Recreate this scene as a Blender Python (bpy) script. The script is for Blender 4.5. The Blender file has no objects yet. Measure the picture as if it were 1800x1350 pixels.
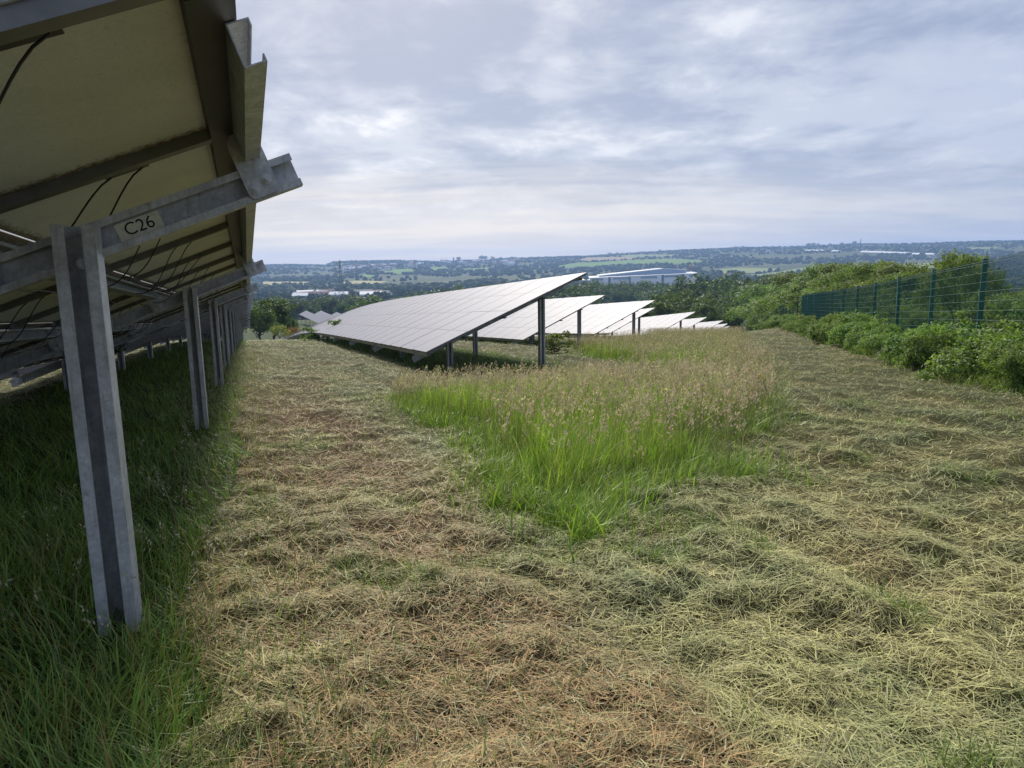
import bpy, bmesh, math, random
import numpy as np
from mathutils import Vector, Matrix

# ------------------------------------------------------------------ camera, world, sun, exposure
SC = bpy.context.scene
COL = SC.collection
PITCH, ROLL, FPX = math.radians(9.44), math.radians(0.98), 1250.0
cam_d = bpy.data.cameras.new('camera')
cam_d.sensor_width = 36.0
cam_d.lens = 36.0 * FPX / 1800.0
cam_d.clip_start = 0.05
cam_d.clip_end = 30000.0
cam = bpy.data.objects.new('camera', cam_d)
COL.objects.link(cam)
cam.location = (0, 0, 0)
_fwd = Vector((0, math.cos(PITCH), -math.sin(PITCH)))
_up0 = Vector((0, math.sin(PITCH), math.cos(PITCH)))
_right0 = Vector((1, 0, 0))
_r = _right0 * math.cos(ROLL) - _up0 * math.sin(ROLL)
_u = _up0 * math.cos(ROLL) + _right0 * math.sin(ROLL)
cam.matrix_world = Matrix(((_r.x, _u.x, -_fwd.x, 0), (_r.y, _u.y, -_fwd.y, 0), (_r.z, _u.z, -_fwd.z, 0), (0, 0, 0, 1)))
SC.camera = cam

SUN_AZ, SUN_EL = math.radians(-10), math.radians(37)
SUN = Vector((math.sin(SUN_AZ) * math.cos(SUN_EL), math.cos(SUN_AZ) * math.cos(SUN_EL), math.sin(SUN_EL)))

world = bpy.data.worlds.new('World')
SC.world = world
world.use_nodes = True
wt = world.node_tree
wt.nodes.clear()


def wn(t, **kw):
    n = wt.nodes.new(t)
    for k, v in kw.items():
        setattr(n, k, v)
    return n


def wmath(op, a, b=None, c=None, clamp=False):
    n = wn('ShaderNodeMath', operation=op, use_clamp=clamp)
    for i, v in enumerate((a, b, c)):
        if v is None:
            continue
        if isinstance(v, (int, float)):
            n.inputs[i].default_value = v
        else:
            wt.links.new(v, n.inputs[i])
    return n.outputs[0]


def wmix(fac, a, b):
    n = wn('ShaderNodeMix', data_type='RGBA')
    for i, v in ((0, fac), (6, a), (7, b)):
        if isinstance(v, (int, float)):
            n.inputs[i].default_value = v
        elif isinstance(v, tuple):
            n.inputs[i].default_value = (*v, 1)
        else:
            wt.links.new(v, n.inputs[i])
    return n.outputs[2]


def wramp(fac, lo, hi):
    n = wn('ShaderNodeMapRange', interpolation_type='SMOOTHSTEP')
    wt.links.new(fac, n.inputs[0])
    n.inputs[1].default_value = lo
    n.inputs[2].default_value = hi
    return n.outputs[0]


tc = wn('ShaderNodeTexCoord')
sep = wn('ShaderNodeSeparateXYZ')
wt.links.new(tc.outputs['Generated'], sep.inputs[0])
zc = wmath('ADD', wmath('MAXIMUM', sep.outputs[2], 0.0), 0.14)
cu = wmath('DIVIDE', sep.outputs[0], zc)
cv = wmath('DIVIDE', sep.outputs[1], zc)


def wnoise(su, sv, off, detail, rough, dist=0.0):
    cmb = wn('ShaderNodeCombineXYZ')
    wt.links.new(wmath('MULTIPLY', cu, su), cmb.inputs[0])
    wt.links.new(wmath('MULTIPLY', cv, sv), cmb.inputs[1])
    cmb.inputs[2].default_value = off
    n = wn('ShaderNodeTexNoise')
    n.inputs['Scale'].default_value = 1.0
    n.inputs['Detail'].default_value = detail
    n.inputs['Roughness'].default_value = rough
    n.inputs['Distortion'].default_value = dist
    wt.links.new(cmb.outputs[0], n.inputs['Vector'])
    return n.outputs['Fac']


dotn = wn('ShaderNodeVectorMath', operation='DOT_PRODUCT')
wt.links.new(tc.outputs['Generated'], dotn.inputs[0])
dotn.inputs[1].default_value = SUN
sund = wmath('MAXIMUM', dotn.outputs['Value'], 0.0)
glow = wmath('POWER', sund, 9.0)
glow2 = wmath('POWER', sund, 3.0)
hl = wmath('SQRT', wmath('ADD', wmath('MULTIPLY', sep.outputs[0], sep.outputs[0]), wmath('ADD', wmath('MULTIPLY', sep.outputs[1], sep.outputs[1]), 1e-4)))
hdot = wmath('DIVIDE', wmath('ADD', wmath('MULTIPLY', sep.outputs[0], math.sin(SUN_AZ)), wmath('MULTIPLY', sep.outputs[1], math.cos(SUN_AZ))), hl)
hglow = wmath('POWER', wmath('MAXIMUM', hdot, 0.0), 4.0)
nA = wnoise(0.95, 0.95, 3.3, 5, 0.52, 0.15)
nB = wnoise(3.0, 2.6, 7.1, 8, 0.60, 0.25)
nC = wnoise(0.6, 2.6, 12.4, 8, 0.58, 0.2)
cov = wramp(wmath('ADD', wmath('MULTIPLY', nA, 0.55), wmath('MULTIPLY', nB, 0.45)), 0.41, 0.58)
dark = wmix(glow2, (1.8, 2.2, 3.35), (2.3, 2.55, 3.25))
lite = wmix(glow2, (2.9, 3.3, 4.35), (4.2, 4.3, 4.6))
cloud = wmix(cov, dark, lite)
brk = wmath('MULTIPLY', wramp(nB, 0.53, 0.68), wramp(nA, 0.44, 0.58))
cloud = wmix(wmath('MULTIPLY', brk, wmath('ADD', wmath('MULTIPLY', glow, 1.0), 0.12, None, True), None, True), cloud, (8.0, 7.8, 7.5))
# paler band of wispy cloud low down, warmer towards the sun
low = wmath('SUBTRACT', 1.0, wramp(sep.outputs[2], 0.0, 0.20))
wisp = wmath('MULTIPLY', wramp(nC, 0.40, 0.66), low)
hz = wmix(hglow, (2.35, 2.85, 4.1), (5.9, 5.35, 4.7))
cloud = wmix(wmath('MULTIPLY', wmath('SUBTRACT', 1.0, wramp(sep.outputs[2], 0.0, 0.15)), 0.85), cloud, hz)
cloud = wmix(wmath('MULTIPLY', wisp, 0.75), cloud, wmix(hglow, (3.5, 3.7, 4.3), (6.6, 5.9, 5.0)))
sky = wn('ShaderNodeTexSky', sky_type='NISHITA', sun_disc=False)
sky.sun_elevation = SUN_EL
sky.sun_rotation = SUN_AZ
sky.air_density = 1.0
sky.dust_density = 1.5
col = wmix(0.90, sky.outputs[0], cloud)
bg = wn('ShaderNodeBackground')
bg.inputs['Strength'].default_value = 0.1
wt.links.new(col, bg.inputs['Color'])
wo = wn('ShaderNodeOutputWorld')
wt.links.new(bg.outputs[0], wo.inputs['Surface'])

sun_d = bpy.data.lights.new('sun', 'SUN')
sun_d.energy = 3.2
sun_d.angle = math.radians(9)
sun_d.color = (1.0, 0.94, 0.84)
sun_o = bpy.data.objects.new('sun', sun_d)
COL.objects.link(sun_o)
sun_o.rotation_euler = (-SUN).to_track_quat('-Z', 'Y').to_euler()

SC.view_settings.view_transform = 'Standard'
SC.view_settings.look = 'None'
SC.view_settings.gamma = 1.0
SC.view_settings.exposure = 0.74
SC.view_settings.use_curve_mapping = False
SC.render.engine = 'CYCLES'
cy = SC.cycles
cy.max_bounces = 5
cy.diffuse_bounces = 3
cy.glossy_bounces = 2
cy.transmission_bounces = 3
cy.transparent_max_bounces = 8
cy.volume_bounces = 0
cy.use_adaptive_sampling = True
cy.adaptive_threshold = 0.012
cy.use_denoising = True
cy.denoiser = 'OPENIMAGEDENOISE'
cy.sample_clamp_indirect = 6.0

rng = np.random.default_rng(7)
R = math.radians

# ------------------------------------------------------------------ geometry of the place
PHI = R(-20.3)                                   # the rows run this way (left of straight ahead)
DX, DY = math.sin(PHI), math.cos(PHI)
NX, NY = math.cos(PHI), -math.sin(PHI)


def W(s, l):
    return s * DX + l * NX, s * DY + l * NY


def sl(x, y):
    return x * DX + y * DY, x * NX + y * NY


def sstep(a, b, x):
    t = np.clip((x - a) / (b - a), 0, 1)
    return t * t * (3 - 2 * t)


# skyline of the far ridge as azimuth (deg) / elevation (rad)
def ray(px, py):
    X = (px - 900) / FPX
    Y = (675 - py) / FPX
    c, s = math.cos(ROLL), math.sin(ROLL)
    X, Y = X * c + Y * s, -X * s + Y * c
    c, s = math.cos(PITCH), math.sin(PITCH)
    return np.array([X, c + Y * s, -s + Y * c])


SKY = [(300, 468), (440, 468), (500, 466), (573, 467), (584, 462), (620, 460), (700, 459), (770, 461), (840, 458), (900, 455),
       (1000, 452), (1040, 451), (1100, 447), (1200, 441), (1300, 437), (1400, 435), (1500, 431), (1600, 430), (1700, 427), (1800, 425)]
_az, _el = [], []
for p in SKY:
    r_ = ray(*p)
    _az.append(math.atan2(r_[0], r_[1]))
    _el.append(r_[2] / math.hypot(r_[0], r_[1]))
RIDGE = 4200.0
KX, KY = -101.0, 365.0                          # low knoll that carries the far array


def drop(x, y):
    x = np.asarray(x, float)
    y = np.asarray(y, float)
    s, l = sl(x, y)
    s = np.maximum(s, -80)
    l = np.clip(l, -60, 260)
    d = 1.25 + .063 * s + .033 * l + (.043 + .015 * sstep(14, 34, l)) * 5 * np.logaddexp(0, (s - (47 - .12 * np.clip(l, 0, 45))) / 5)
    w = x * math.cos(R(17)) - y * math.sin(R(17))
    d = d - 0.9 * sstep(-1, 5, w) * sstep(25, 80, y)
    d = d - 0.0
    r = np.hypot(x, y)
    az = np.arctan2(x, y)
    el = np.interp(az, _az, _el)
    t = sstep(1100, RIDGE, r) ** 1.25
    fd = 41 + (-el * RIDGE - 41) * t
    fd = fd + (60) * sstep(RIDGE, 7500, r)
    fd = fd - 15 * np.exp(-((x - KX) ** 2 + (y - KY) ** 2) / (2 * 60.0 ** 2))
    k = 6.0
    h = np.clip(.5 + .5 * (fd - d) / k, 0, 1)
    return fd + (d - fd) * h - k * h * (1 - h)


def at(px, py, h=0.0, tmax=9000):
    r_ = ray(px, py)
    t = np.geomspace(.5, tmax, 6000)
    f = t * r_[2] + drop(t * r_[0], t * r_[1]) - h
    i = int(np.argmax(f < 0))
    if f[i] >= 0:
        i = len(t) - 1
    return float(r_[0] * t[i]), float(r_[1] * t[i])


def along(px, py, dist):
    """point on the sight line of a pixel at a horizontal distance"""
    r_ = ray(px, py)
    t = dist / math.hypot(r_[0], r_[1])
    return float(r_[0] * t), float(r_[1] * t), float(r_[2] * t)


# ------------------------------------------------------------------ noise in numpy
def _hash(ix, iy, seed):
    h = (ix.astype(np.int64) * 374761393 + iy.astype(np.int64) * 668265263 + seed * 1442695041) & 0xFFFFFFFF
    h = ((h ^ (h >> 13)) * 1274126177) & 0xFFFFFFFF
    h = (h ^ (h >> 16)) & 0xFFFFFF
    return h / float(0xFFFFFF)


def vnoise(x, y, seed=0):
    x = np.asarray(x, float)
    y = np.asarray(y, float)
    ix = np.floor(x)
    iy = np.floor(y)
    fx = x - ix
    fy = y - iy
    fx = fx * fx * (3 - 2 * fx)
    fy = fy * fy * (3 - 2 * fy)
    a = _hash(ix, iy, seed)
    b = _hash(ix + 1, iy, seed)
    c = _hash(ix, iy + 1, seed)
    d = _hash(ix + 1, iy + 1, seed)
    return (a * (1 - fx) + b * fx) * (1 - fy) + (c * (1 - fx) + d * fx) * fy


def fbm(x, y, seed=0, oct=4):
    t = 0
    a = .5
    n = 0
    for i in range(oct):
        t = t + a * vnoise(x * 2 ** i + 17.3 * i, y * 2 ** i - 9.1 * i, seed + i)
        n += a
        a *= .55
    return t / n


# ------------------------------------------------------------------ ground zones
TALL = [at(*p) for p in ((1120, 965), (1040, 975), (940, 890), (850, 800), (760, 745), (690, 702))]
TALL += [W(11.2, 2.7), W(11.9, 4.6), W(12.4, 7.0), W(15.0, 8.7), W(19.0, 9.2), W(27.6, 13.2), W(28.2, 15.6), W(35.5, 21.0), W(36.5, 22.5), W(47.0, 28.4), W(52.5, 35.5),
         W(61, 43), W(68, 50.5), W(66, 51.5)]
TALL += [at(*p) for p in ((1308, 598), (1335, 640), (1372, 690), (1300, 762), (1226, 855), (1150, 935))]
TALL = np.array(TALL)


def inpoly(x, y, poly):
    inside = np.zeros(np.shape(x), bool)
    n = len(poly)
    j = n - 1
    for i in range(n):
        xi, yi = poly[i]
        xj, yj = poly[j]
        c = ((yi > y) != (yj > y)) & (x < (xj - xi) * (y - yi) / (yj - yi + 1e-12) + xi)
        inside ^= c
        j = i
    return inside


def edge_wobble(x, y):
    return (fbm(x * .9, y * .9, 91, 3) - .5)


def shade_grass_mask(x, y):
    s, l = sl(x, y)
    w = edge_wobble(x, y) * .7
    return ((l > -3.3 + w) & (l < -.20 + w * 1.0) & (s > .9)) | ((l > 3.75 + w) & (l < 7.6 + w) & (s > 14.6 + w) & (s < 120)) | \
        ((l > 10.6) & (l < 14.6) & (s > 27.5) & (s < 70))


def tall_mask(x, y):
    wx = (fbm(x * 1.1, y * 1.1, 55, 3) - .5) * 1.0 + (vnoise(x * 6, y * 6, 57) - .5) * .30
    wy = (fbm(x * 1.1, y * 1.1, 66, 3) - .5) * 1.0 + (vnoise(x * 6, y * 6, 67) - .5) * .30
    return inpoly(x + wx, y + wy, TALL)


FENCE0 = (10.15, 15.4)
FDIR = (math.sin(R(17)), math.cos(R(17)))
FPERP = (math.cos(R(17)), -math.sin(R(17)))
FW0 = FENCE0[0] * FPERP[0] + FENCE0[1] * FPERP[1]


def fence_w(x, y):
    return x * FPERP[0] + y * FPERP[1] - FW0        # > 0 beyond the fence


def lump(x, y):
    r = np.hypot(x, y)
    a = 1 - sstep(35, 70, r)
    n1 = fbm(x * .75, y * 1.0, 11, 3)
    n2 = fbm(x * 2.1, y * 2.4, 23, 3)
    n3 = fbm(x * 6.5, y * 6.5, 31, 2)
    h = .02 * sstep(.48, .75, n1) + .04 * sstep(.50, .74, n2) * (.35 + n1) + .035 * (n3 - .5) + .03 * sstep(.55, .72, fbm(x * 4.3, y * 4.8, 37, 2))
    s_, l_ = sl(x, y)
    h = h + .05 * sstep(.50, .68, fbm(l_ * 1.5, s_ * .28, 43, 3))
    return a * h


def gz(x, y, rough=True):
    z = -drop(x, y)
    if rough:
        hay = ~(tall_mask(x, y) | shade_grass_mask(x, y)) & (fence_w(x, y) < -.5)
        z = z + np.where(hay, lump(x, y), .02 * (fbm(x * 2, y * 2, 8, 2) - .5))
    return z


def g1(x, y):
    return float(-drop(x, y))


# ------------------------------------------------------------------ mesh helpers
def fast_mesh(name, V, Fq, mats, col=None, smooth=False, midx=None):
    me = bpy.data.meshes.new(name)
    V = np.ascontiguousarray(V, np.float32).reshape(-1, 3)
    Fq = np.ascontiguousarray(Fq, np.int32)
    nf, k = Fq.shape
    me.vertices.add(len(V))
    me.vertices.foreach_set('co', V.ravel())
    me.loops.add(nf * k)
    me.loops.foreach_set('vertex_index', Fq.ravel())
    me.polygons.add(nf)
    me.polygons.foreach_set('loop_start', np.arange(0, nf * k, k, dtype=np.int32))
    me.polygons.foreach_set('use_smooth', np.full(nf, smooth))
    if midx is not None:
        me.polygons.foreach_set('material_index', np.ascontiguousarray(midx, np.int32))
    for m in (mats if isinstance(mats, (list, tuple)) else [mats]):
        me.materials.append(m)
    if col is not None:
        at_ = me.attributes.new('col', 'FLOAT_COLOR', 'POINT')
        c4 = np.ones((len(V), 4), np.float32)
        c4[:, :3] = np.clip(col, 0, 1)
        at_.data.foreach_set('color', c4.ravel())
    me.update(calc_edges=True)
    me.validate()
    return me


def py_mesh(name, V, Fs, mats, smooth=False, midx=None):
    me = bpy.data.meshes.new(name)
    me.from_pydata([tuple(map(float, v)) for v in V], [], [tuple(f) for f in Fs])
    for m in (mats if isinstance(mats, (list, tuple)) else [mats]):
        me.materials.append(m)
    if midx is not None:
        me.polygons.foreach_set('material_index', midx)
    if smooth:
        me.polygons.foreach_set('use_smooth', [True] * len(me.polygons))
    me.update()
    bm = bmesh.new()
    bm.from_mesh(me)
    bmesh.ops.recalc_face_normals(bm, faces=bm.faces)
    bm.to_mesh(me)
    bm.free()
    return me


def link(name, me, parent=None, loc=None, mw=None):
    o = bpy.data.objects.new(name, me)
    COL.objects.link(o)
    if parent is not None:
        o.parent = parent
    if loc is not None:
        o.location = loc
    if mw is not None:
        o.matrix_local = mw
    return o


def thing(o, label, cat, group=None):
    o['label'] = label
    o['category'] = cat
    if group:
        o['group'] = group
    return o


def empty(name, loc, label, cat, group=None, rz=0.0):
    o = bpy.data.objects.new(name, None)
    COL.objects.link(o)
    o.location = loc
    o.rotation_euler = (0, 0, rz)
    o.empty_display_size = .1
    return thing(o, label, cat, group)


def boxvf(x0, x1, y0, y1, z0, z1):
    V = [(x, y, z) for z in (z0, z1) for y in (y0, y1) for x in (x0, x1)]
    Fs = [(0, 2, 3, 1), (4, 5, 7, 6), (0, 1, 5, 4), (2, 6, 7, 3), (0, 4, 6, 2), (1, 3, 7, 5)]
    return V, Fs


def boxes_mesh(name, lst, mats, midx=None):
    V, Fs, mi = [], [], []
    for n, b in enumerate(lst):
        v, f = boxvf(*b)
        Fs += [tuple(i + len(V) for i in q) for q in f]
        V += v
        if midx:
            mi += [midx[n]] * 6
    return py_mesh(name, V, Fs, mats, midx=mi if midx else None)


def sweep_vf(rings, closed=True, caps=True):
    """rings: list of equal-length point lists"""
    V, Fs = [], []
    n = len(rings[0])
    for r_ in rings:
        V += [tuple(p) for p in r_]
    for i in range(len(rings) - 1):
        for j in range(n if closed else n - 1):
            k = (j + 1) % n
            Fs.append((i * n + j, i * n + k, (i + 1) * n + k, (i + 1) * n + j))
    if caps:
        Fs.append(tuple(range(n))[::-1])
        Fs.append(tuple((len(rings) - 1) * n + j for j in range(n)))
    return V, Fs


def tube_vf(pts, rad, n=6):
    pts = [Vector(p) for p in pts]
    rings = []
    for i, p in enumerate(pts):
        a = pts[max(i - 1, 0)]
        b = pts[min(i + 1, len(pts) - 1)]
        t = (b - a).normalized()
        u = t.cross(Vector((0.13, 0.31, 1))).normalized()
        v = t.cross(u)
        rr = rad[i] if isinstance(rad, (list, tuple)) else rad
        rings.append([p + (u * math.cos(2 * math.pi * j / n) + v * math.sin(2 * math.pi * j / n)) * rr for j in range(n)])
    return sweep_vf(rings)


def join_vf(parts):
    V, Fs = [], []
    for v, f in parts:
        Fs += [tuple(i + len(V) for i in q) for q in f]
        V += list(v)
    return V, Fs


# ------------------------------------------------------------------ materials
def new_mat(name):
    m = bpy.data.materials.new(name)
    m.use_nodes = True
    nt = m.node_tree
    b = nt.nodes['Principled BSDF']
    return m, nt, b


def noise_col(nt, scale, c0, c1, coord='Object', detail=5, rough=.6, lo=.3, hi=.7, dist=0.0):
    t = nt.nodes.new('ShaderNodeTexCoord')
    n = nt.nodes.new('ShaderNodeTexNoise')
    n.inputs['Scale'].default_value = scale
    n.inputs['Detail'].default_value = detail
    n.inputs['Roughness'].default_value = rough
    n.inputs['Distortion'].default_value = dist
    if coord == 'Position':
        g = nt.nodes.new('ShaderNodeNewGeometry')
        nt.links.new(g.outputs['Position'], n.inputs['Vector'])
    else:
        nt.links.new(t.outputs[coord], n.inputs['Vector'])
    mr = nt.nodes.new('ShaderNodeMapRange')
    mr.inputs[1].default_value = lo
    mr.inputs[2].default_value = hi
    nt.links.new(n.outputs['Fac'], mr.inputs[0])
    mx = nt.nodes.new('ShaderNodeMix')
    mx.data_type = 'RGBA'
    nt.links.new(mr.outputs[0], mx.inputs[0])
    mx.inputs[6].default_value = (*c0, 1)
    mx.inputs[7].default_value = (*c1, 1)
    return mx.outputs[2], n.outputs['Fac']


def bump(nt, b, fac, strength, dist):
    bp = nt.nodes.new('ShaderNodeBump')
    bp.inputs['Strength'].default_value = strength
    bp.inputs['Distance'].default_value = dist
    nt.links.new(fac, bp.inputs['Height'])
    nt.links.new(bp.outputs[0], b.inputs['Normal'])


def simple_mat(name, c0, c1=None, rough=.6, metal=0.0, scale=8.0, bmp=0.0, spec=.5, coord='Object', lo=.3, hi=.7):
    m, nt, b = new_mat(name)
    b.inputs['Roughness'].default_value = rough
    b.inputs['Metallic'].default_value = metal
    b.inputs['Specular IOR Level'].default_value = spec
    o, f = noise_col(nt, scale, c0, c1 or tuple(.8 * v for v in c0), coord, lo=lo, hi=hi)
    nt.links.new(o, b.inputs['Base Color'])
    if bmp:
        bump(nt, b, f, bmp, .01)
    return m


def steel_mat(name, c0, c1, c2, metal=.22, rough=.5):
    """galvanised steel: spangle, white bloom, grime streaks"""
    m, nt, b = new_mat(name)
    o, f = noise_col(nt, 9.0, c0, c1, lo=.35, hi=.68, detail=7, rough=.7)
    t = nt.nodes.new('ShaderNodeTexCoord')
    vo = nt.nodes.new('ShaderNodeTexVoronoi')
    vo.inputs['Scale'].default_value = 70
    nt.links.new(t.outputs['Object'], vo.inputs['Vector'])
    mx = nt.nodes.new('ShaderNodeMix')
    mx.data_type = 'RGBA'
    mx.blend_type = 'MULTIPLY'
    mx.inputs[0].default_value = .2
    nt.links.new(o, mx.inputs[6])
    sr = nt.nodes.new('ShaderNodeSeparateColor')
    nt.links.new(vo.outputs['Color'], sr.inputs[0])
    nt.links.new(sr.outputs[0], mx.inputs[7])
    n2 = nt.nodes.new('ShaderNodeTexNoise')
    n2.inputs['Scale'].default_value = 26
    n2.inputs['Detail'].default_value = 8
    n2.inputs['Roughness'].default_value = .75
    nt.links.new(t.outputs['Object'], n2.inputs['Vector'])
    mr = nt.nodes.new('ShaderNodeMapRange')
    mr.inputs[1].default_value = .60
    mr.inputs[2].default_value = .72
    nt.links.new(n2.outputs['Fac'], mr.inputs[0])
    mx2 = nt.nodes.new('ShaderNodeMix')
    mx2.data_type = 'RGBA'
    nt.links.new(mr.outputs[0], mx2.inputs[0])
    nt.links.new(mx.outputs[2], mx2.inputs[6])
    mx2.inputs[7].default_value = (*c2, 1)
    nt.links.new(mx2.outputs[2], b.inputs['Base Color'])
    b.inputs['Metallic'].default_value = metal
    b.inputs['Roughness'].default_value = rough
    mp = nt.nodes.new('ShaderNodeMapping')
    mp.inputs['Scale'].default_value = (14, 14, 1.1)
    nt.links.new(t.outputs['Object'], mp.inputs['Vector'])
    n3 = nt.nodes.new('ShaderNodeTexNoise')
    n3.inputs['Scale'].default_value = 3.0
    n3.inputs['Detail'].default_value = 7
    n3.inputs['Roughness'].default_value = .7
    nt.links.new(mp.outputs[0], n3.inputs['Vector'])
    mr3 = nt.nodes.new('ShaderNodeMapRange')
    mr3.inputs[1].default_value = .50
    mr3.inputs[2].default_value = .72
    mr3.inputs[4].default_value = .65
    nt.links.new(n3.outputs['Fac'], mr3.inputs[0])
    mx3 = nt.nodes.new('ShaderNodeMix')
    mx3.data_type = 'RGBA'
    nt.links.new(mr3.outputs[0], mx3.inputs[0])
    nt.links.new(mx2.outputs[2], mx3.inputs[6])
    mx3.inputs[7].default_value = (c2[0] * 1.05, c2[1] * .98, c2[2] * .82, 1)
    nt.links.new(mx3.outputs[2], b.inputs['Base Color'])
    bump(nt, b, n2.outputs['Fac'], .2, .003)
    return m


M = {}
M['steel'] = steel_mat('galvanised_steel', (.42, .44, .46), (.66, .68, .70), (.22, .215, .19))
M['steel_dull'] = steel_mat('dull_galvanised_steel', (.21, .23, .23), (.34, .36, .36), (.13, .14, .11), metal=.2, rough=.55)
M['bolt'] = simple_mat('bolt_steel', (.62, .62, .62), (.45, .45, .45), rough=.4, metal=.4, scale=60)
M['alu'] = simple_mat('aluminium_rail', (.20, .20, .20), (.14, .145, .14), rough=.5, metal=.3, scale=12)
M['cable'] = simple_mat('black_cable', (.012, .012, .013), (.02, .02, .02), rough=.45)
M['black_plastic'] = simple_mat('black_plastic', (.02, .02, .022), (.03, .03, .03), rough=.5)

# module faces
MW_ = 1.401
m, nt, b = new_mat('module_glass')
o, f = noise_col(nt, 1.6, (.25, .245, .275), (.285, .28, .31), lo=.3, hi=.7)
t_ = nt.nodes.new('ShaderNodeTexCoord')
dn = nt.nodes.new('ShaderNodeTexNoise')
dn.inputs['Scale'].default_value = 5
dn.inputs['Detail'].default_value = 8
nt.links.new(t_.outputs['Object'], dn.inputs['Vector'])
mr = nt.nodes.new('ShaderNodeMapRange')
mr.inputs[1].default_value = .3
mr.inputs[2].default_value = .8
mr.inputs[3].default_value = .42
mr.inputs[4].default_value = .52
nt.links.new(dn.outputs['Fac'], mr.inputs[0])
nt.links.new(mr.outputs[0], b.inputs['Roughness'])
nt.links.new(o, b.inputs['Base Color'])
b.inputs['IOR'].default_value = 1.45
b.inputs['Specular IOR Level'].default_value = .1
M['glass'] = m
m, nt, b = new_mat('module_back')
o, f = noise_col(nt, 2.2, (.74, .77, .83), (.64, .67, .73), lo=.35, hi=.65, detail=6)
o2, f2 = noise_col(nt, 95, (.86, .86, .86), (1, 1, 1), detail=3, lo=.3, hi=.6)
mx = nt.nodes.new('ShaderNodeMix')
mx.data_type = 'RGBA'
mx.blend_type = 'MULTIPLY'
mx.inputs[0].default_value = .8
nt.links.new(o, mx.inputs[6])
nt.links.new(o2, mx.inputs[7])
tcb = nt.nodes.new('ShaderNodeTexCoord')
spb = nt.nodes.new('ShaderNodeSeparateXYZ')
nt.links.new(tcb.outputs['Object'], spb.inputs[0])
def _edge(sock, lo, hi):
    q = nt.nodes.new('ShaderNodeMapRange')
    q.inputs[1].default_value = lo
    q.inputs[2].default_value = hi
    nt.links.new(sock, q.inputs[0])
    return q.outputs[0]
def _mth(op, a_, b_):
    q = nt.nodes.new('ShaderNodeMath')
    q.operation = op
    for i_, v_ in enumerate((a_, b_)):
        if isinstance(v_, float):
            q.inputs[i_].default_value = v_
        else:
            nt.links.new(v_, q.inputs[i_])
    return q.outputs[0]
ed = _mth('MAXIMUM', _mth('MAXIMUM', _edge(spb.outputs[1], -.16, 0.0), _edge(spb.outputs[0], MW_ - .12, MW_)), _edge(spb.outputs[1], -.97, -1.04))
ns = nt.nodes.new('ShaderNodeTexNoise')
ns.inputs['Scale'].default_value = 45
ns.inputs['Detail'].default_value = 8
ns.inputs['Roughness'].default_value = .7
nt.links.new(tcb.outputs['Object'], ns.inputs['Vector'])
st = _edge(_mth('ADD', _mth('MULTIPLY', ed, .45), ns.outputs['Fac']), .60, .86)
mxs = nt.nodes.new('ShaderNodeMix')
mxs.data_type = 'RGBA'
nt.links.new(st, mxs.inputs[0])
nt.links.new(mx.outputs[2], mxs.inputs[6])
mxs.inputs[7].default_value = (.15, .115, .08, 1)
nt.links.new(mxs.outputs[2], b.inputs['Base Color'])
b.inputs['Roughness'].default_value = .55
bump(nt, b, f2, .15, .002)
M['back'] = m
M['edge'] = simple_mat('module_edge', (.30, .30, .29), (.2, .2, .19), rough=.5, scale=20)
M['plate'] = simple_mat('label_plate', (.86, .82, .62), (.62, .58, .42), rough=.6, scale=55, lo=.48, hi=.8)
M['ink'] = simple_mat('black_ink', (.012, .012, .012), rough=.6)
M['fence'] = simple_mat('green_fence_paint', (.010, .085, .065), (.014, .11, .085), rough=.4, scale=30)


def leaf_mat(name, trans=.35, rough=.55, spec=.35, tint=(1, 1, 1), var=.0):
    m = bpy.data.materials.new(name)
    m.use_nodes = True
    nt = m.node_tree
    b = nt.nodes['Principled BSDF']
    a = nt.nodes.new('ShaderNodeAttribute')
    a.attribute_name = 'col'
    src = a.outputs['Color']
    if var:
        oi = nt.nodes.new('ShaderNodeObjectInfo')
        hs = nt.nodes.new('ShaderNodeHueSaturation')
        mr = nt.nodes.new('ShaderNodeMapRange')
        mr.inputs[3].default_value = 1 - var
        mr.inputs[4].default_value = 1 + var
        nt.links.new(oi.outputs['Random'], mr.inputs[0])
        nt.links.new(mr.outputs[0], hs.inputs['Value'])
        mr2 = nt.nodes.new('ShaderNodeMapRange')
        mr2.inputs[3].default_value = .485
        mr2.inputs[4].default_value = .52
        nt.links.new(oi.outputs['Random'], mr2.inputs[0])
        nt.links.new(mr2.outputs[0], hs.inputs['Hue'])
        nt.links.new(src, hs.inputs['Color'])
        src = hs.outputs['Color']
    nt.links.new(src, b.inputs['Base Color'])
    b.inputs['Roughness'].default_value = rough
    b.inputs['Specular IOR Level'].default_value = spec
    if trans > 0:
        tr = nt.nodes.new('ShaderNodeBsdfTranslucent')
        g = nt.nodes.new('ShaderNodeMix')
        g.data_type = 'RGBA'
        g.blend_type = 'MULTIPLY'
        g.inputs[0].default_value = 1
        g.inputs[7].default_value = (1.08, 1.22, .65, 1)
        nt.links.new(src, g.inputs[6])
        nt.links.new(g.outputs[2], tr.inputs['Color'])
        ms = nt.nodes.new('ShaderNodeMixShader')
        ms.inputs[0].default_value = trans
        nt.links.new(b.outputs[0], ms.inputs[1])
        nt.links.new(tr.outputs[0], ms.inputs[2])
        nt.links.new(ms.outputs[0], nt.nodes['Material Output'].inputs['Surface'])
    return m


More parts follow.
